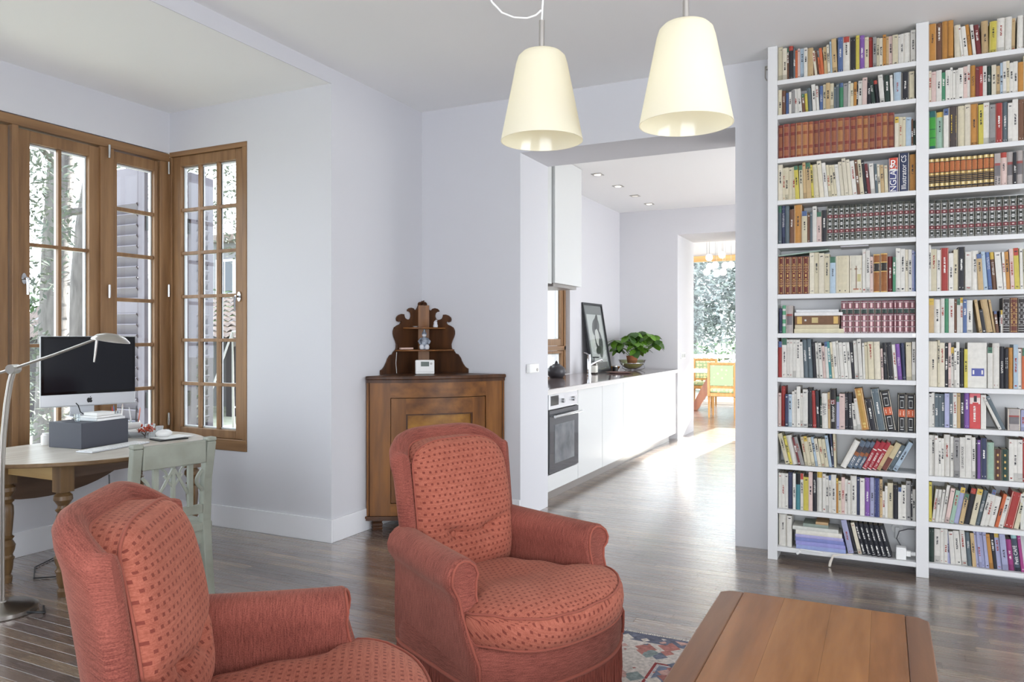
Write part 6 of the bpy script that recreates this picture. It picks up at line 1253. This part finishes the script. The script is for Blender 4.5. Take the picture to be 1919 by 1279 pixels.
for line in BOOKS.strip().splitlines():
    bay, row, *tok = line.split(); bay = int(bay); row = int(row); items = [t.split(',') for t in tok]
    lo, hi = BX[bay][0]+.002, BX[bay][1]-.002
    xs0 = int(items[0][0])/1000; xe0 = (int(items[-1][0])+int(items[-1][1]))/1000
    kx = 1.0; ox = 0.0
    if xs0 < lo: ox = lo-xs0
    if bay == 1 and xe0+ox > hi: kx = (hi-(xs0+ox))/(xe0-xs0)
    z = SZ[bay][row-1]+.0006; ceil_z = (SZ[bay][row-2]-.027 if row > 1 else WH)-z-.003
    leanpos = None
    for n_, (x, w, h, cs, ln) in enumerate(items):
        code, style = cs[0], cs[1:]
        x = (int(x)/1000-xs0)*kx+xs0+ox; w = int(w)/1000*kx; h = min(int(h)/1000, ceil_z); ln = math.radians(int(ln))
        w = max(.005, w*(.97 if abs(ln) < .03 else .93))
        base, word, nm, ph, bands, st, ti, rounded = design(code, style, w, h)
        d = min(.142, max(.105, h*.68)); fy = BF+.022+brng.uniform(0, .012)
        if ln: h = min(h, (ceil_z-w*abs(math.sin(ln)))/math.cos(ln))
        o = book_mesh(w, h, d, base, bands, st, ti, rounded).build(nm, bm_)
        MB().box((.0024 if w > .012 else w*.15, .004, .0015), (w-(.0024 if w > .012 else w*.15), d-.004, h-.0028)).build('pages', pages_m, o)
        if style in TXT and not (style == 'X'):
            for body, v, s_, M, m_ in TXT[style]:
                text('lettering', body, s_*w*1.05, T(w/2, -.0012, v*h) @ M, m_, o)
        o.rotation_euler = (0, ln, 0)
        if ln > 0: # leans to the right: lower right corner stays on the shelf
            o.location = (x+w-w*math.cos(ln), fy, z+w*math.sin(ln))
        else: o.location = (x, fy, z)
        sh = 'the top shelf' if row == 1 else 'the bottom shelf' if row == 12 else f'the {ordinal(row)} shelf down'
        lean = ' leaning' if abs(ln) > .1 else ''
        lab = f'{word if word not in ph.split() and word not in ph else ""}{lean} {ph}, {ordinal(n_+1)} from left on {sh}, {"left" if bay == 1 else "right"} bay'
        lab = ' '.join(lab.split())
        if len(lab.split()) > 16: lab = ' '.join(f'{word}{lean} {nm.replace("_", " ")}, {ordinal(n_+1)} from left on {sh}, {"left" if bay == 1 else "right"} bay'.split())
        tag(o, lab, 'book', f'books on {sh} of the {"left" if bay == 1 else "right"} bay')
# ---- lying books and other things on the shelves
def lying(nm, label, x0, x1, z0, z1, y0, depth, rgb, cat='book', rz=0, ry=0, bands=(), titles=(), stamps=()):
    L, hgt = x1-x0, z1-z0
    mb = book_mesh(hgt, L, depth, L_(rgb), list(bands), list(stamps), list(titles), False)
    M = Matrix(((0, 0, 1, 0), (0, 1, 0, 0), (-1, 0, 0, hgt), (0, 0, 0, 1)))
    mb.v = [tuple(M @ Vector(p)) for p in mb.v]
    o = mb.build(nm, bm_); o.location = (x0, y0, z0); o.rotation_euler = (0, ry, rz)
    MB().box((.003, .003, hgt*.16), (L-.003, depth-.003, hgt*.84)).build('pages', pages_m, o)
    return tag(o, label, cat, 'lying books' if cat == 'book' else None)
s7 = SZ[1][6]+.0006; f = 4.835+.02
cu_ = .455e-3
for nm, lb, x0, x1, a, b_, rgb, kw in (
  ('magazine', 'lowest cream magazine of the lying pile on the seventh shelf down, left bay', -.482, -.206, 0, .012, (206, 198, 170), {}), ('magazine', 'second lowest pale magazine of the lying pile on the seventh shelf down', -.482, -.208, .0125, .026, (214, 206, 176), {}),
  ('hardback_book', 'thin tan book right under the thick brown one in the lying pile', -.478, -.232, .0265, .050, (198, 186, 158), {}),
  ('hardback_book', 'thick brown book with gilt ornaments in the lying pile, left bay', -.478, -.228, .0505, .104, (112, 80, 54), dict(stamps=[(.1, .9, .05, .16, gold), (.2, .8, .38, .52, L_((190, 170, 120))), (.4, .6, .22, .26, silver), (.1, .9, .86, .96, gold)])),
  ('paperback_book', 'white book lying on top of the thick brown one, left bay', -.480, -.214, .1045, .124, (220, 218, 216), {}), ('magazine', 'thin white magazine, topmost of the lying pile on the seventh shelf down', -.470, -.235, .1245, .140, (214, 214, 214), {})):
    lying(nm, lb, x0, x1, s7+a, s7+b_, f, .15, rgb, **kw)
s6 = SZ[1][5]
lying('magazine', 'pale green magazine lying slanted across the books of the sixth shelf down, left bay', -.573, -.29, s6+.233, s6+.240, BF+.03, .14, (160, 180, 168), ry=-math.radians(5.0))
lying('magazine', 'pale lilac magazine lying across the upright books in the middle of the sixth shelf down', -.226, -.075, s6+.272, s6+.279, BF+.03, .14, (206, 204, 210))
s12 = SZ[1][11]+.0006
for nm, lb, x0, x1, a, b_, rgb in (('magazine', 'lowest blue magazine of the pile on the bottom shelf', -.470, -.196, 0, .022, (150, 162, 206)), ('magazine', 'second lowest blue-violet magazine of the pile on the bottom shelf', -.472, -.198, .0225, .046, (150, 150, 206)), ('magazine', 'third blue magazine from below in the pile on the bottom shelf', -.474, -.205, .0465, .068, (126, 134, 190)), ('magazine', 'violet-edged magazine on top of the blue ones on the bottom shelf', -.474, -.21, .0685, .086, (168, 164, 208)),
  ('paperback_book', 'white block of paper lying on the blue magazines', -.472, -.217, .0865, .112, (222, 218, 208)), ('folder', 'pale grey folder lying on the white paper block', -.490, -.236, .1125, .134, (206, 206, 198)), ('paperback_book', 'greenish-grey book lying on the pale folder', -.43, -.29, .1345, .154, (140, 152, 142)), ('notebook', 'small tan notebook, topmost of the pile on the bottom shelf', -.36, -.292, .1545, .17, (186, 156, 116))):
    lying(nm, lb, x0, x1, s12+a, s12+b_, BF+.012, .15, rgb)
ad = thing('power_adapter', 'white plug-in power adapter standing at the right end of the bottom shelf', 'adapter', (.092, 4.875, s12)); MB().box((-.026, -.03, 0), (.026, .03, .07)).build('body', white_pl, ad, bevel=.006, seg=3); MB().box((.026, -.015, .02), (.05, .015, .05)).cyl((.05, 0, .035), (.075, 0, .035), .012).build('plug', white_pl, ad, bevel=.003)
tag(MB().tube([(.09, 4.90, s12+.07), (.07, 4.93, s12+.10), (.085, 4.97, s12+.135), (.13, 4.98, s12+.15), (.164, 4.985, s12+.152)], .003, 6).build('adapter_cable', mat('grey_cable', (110, 110, 114), rough=.5), smooth=60), 'grey cable curving up from the white power adapter', 'cable')
sk = thing('wall_socket', 'round white power socket on the back of the bottom shelf', 'socket', (.075, BB-.012, s12+.14)); MB().cyl((0, -.008, 0), (0, 0, 0), .03, seg=24).build('plate', white_pl, sk, smooth=40); MB().box((-.012, -.03, -.055), (.012, -.006, .01)).build('plug', white_pl, sk, bevel=.003)
tg = MB().tube([(-.46, 4.855, s12-.012), (-.44, BF-.008, s12+.002), (-.38, BF-.012, s12+.0), (-.32, BF-.01, s12-.004)], .004, 6); tg.cyl((-.462, BF-.006, s12-.028), (-.445, BF-.014, s12-.012), .008, .006); tag(tg.build('white_strap', white_pl, smooth=50), 'white curtain cord with a weighted end hanging over the edge of the bottom shelf', 'cord')
tg = MB().tube([(-.16, BF+.004, s12+.002), (-.2, BF-.008, s12+.001), (-.262, BF-.012, s12-.012), (-.277, BF-.012, s12-.05), (-.283, BF-.012, s12-.078)], [.004, .004, .006, .008, .007], 6); tag(tg.build('hanging_strap', mat('cream_strap', (226, 218, 206), rough=.6), smooth=50), 'cream strap end hanging below the middle of the bottom shelf', 'strap')
sq = MB().box((.148, BF-.0025, SZ[1][6]-.02), (.164, BF+.0015, SZ[1][6]-.004)).build('shelf_sticker', mat('bright_white_sticker', (250, 250, 250))); tag(sq, 'tiny square white sticker on the right end of the seventh shelf edge', 'sticker')
ap = thing('small_picture_card', 'small framed picture card at the right end of the ninth shelf down, right bay', 'picture', (.655, 4.9, SZ[2][8]+.001)) if False else None
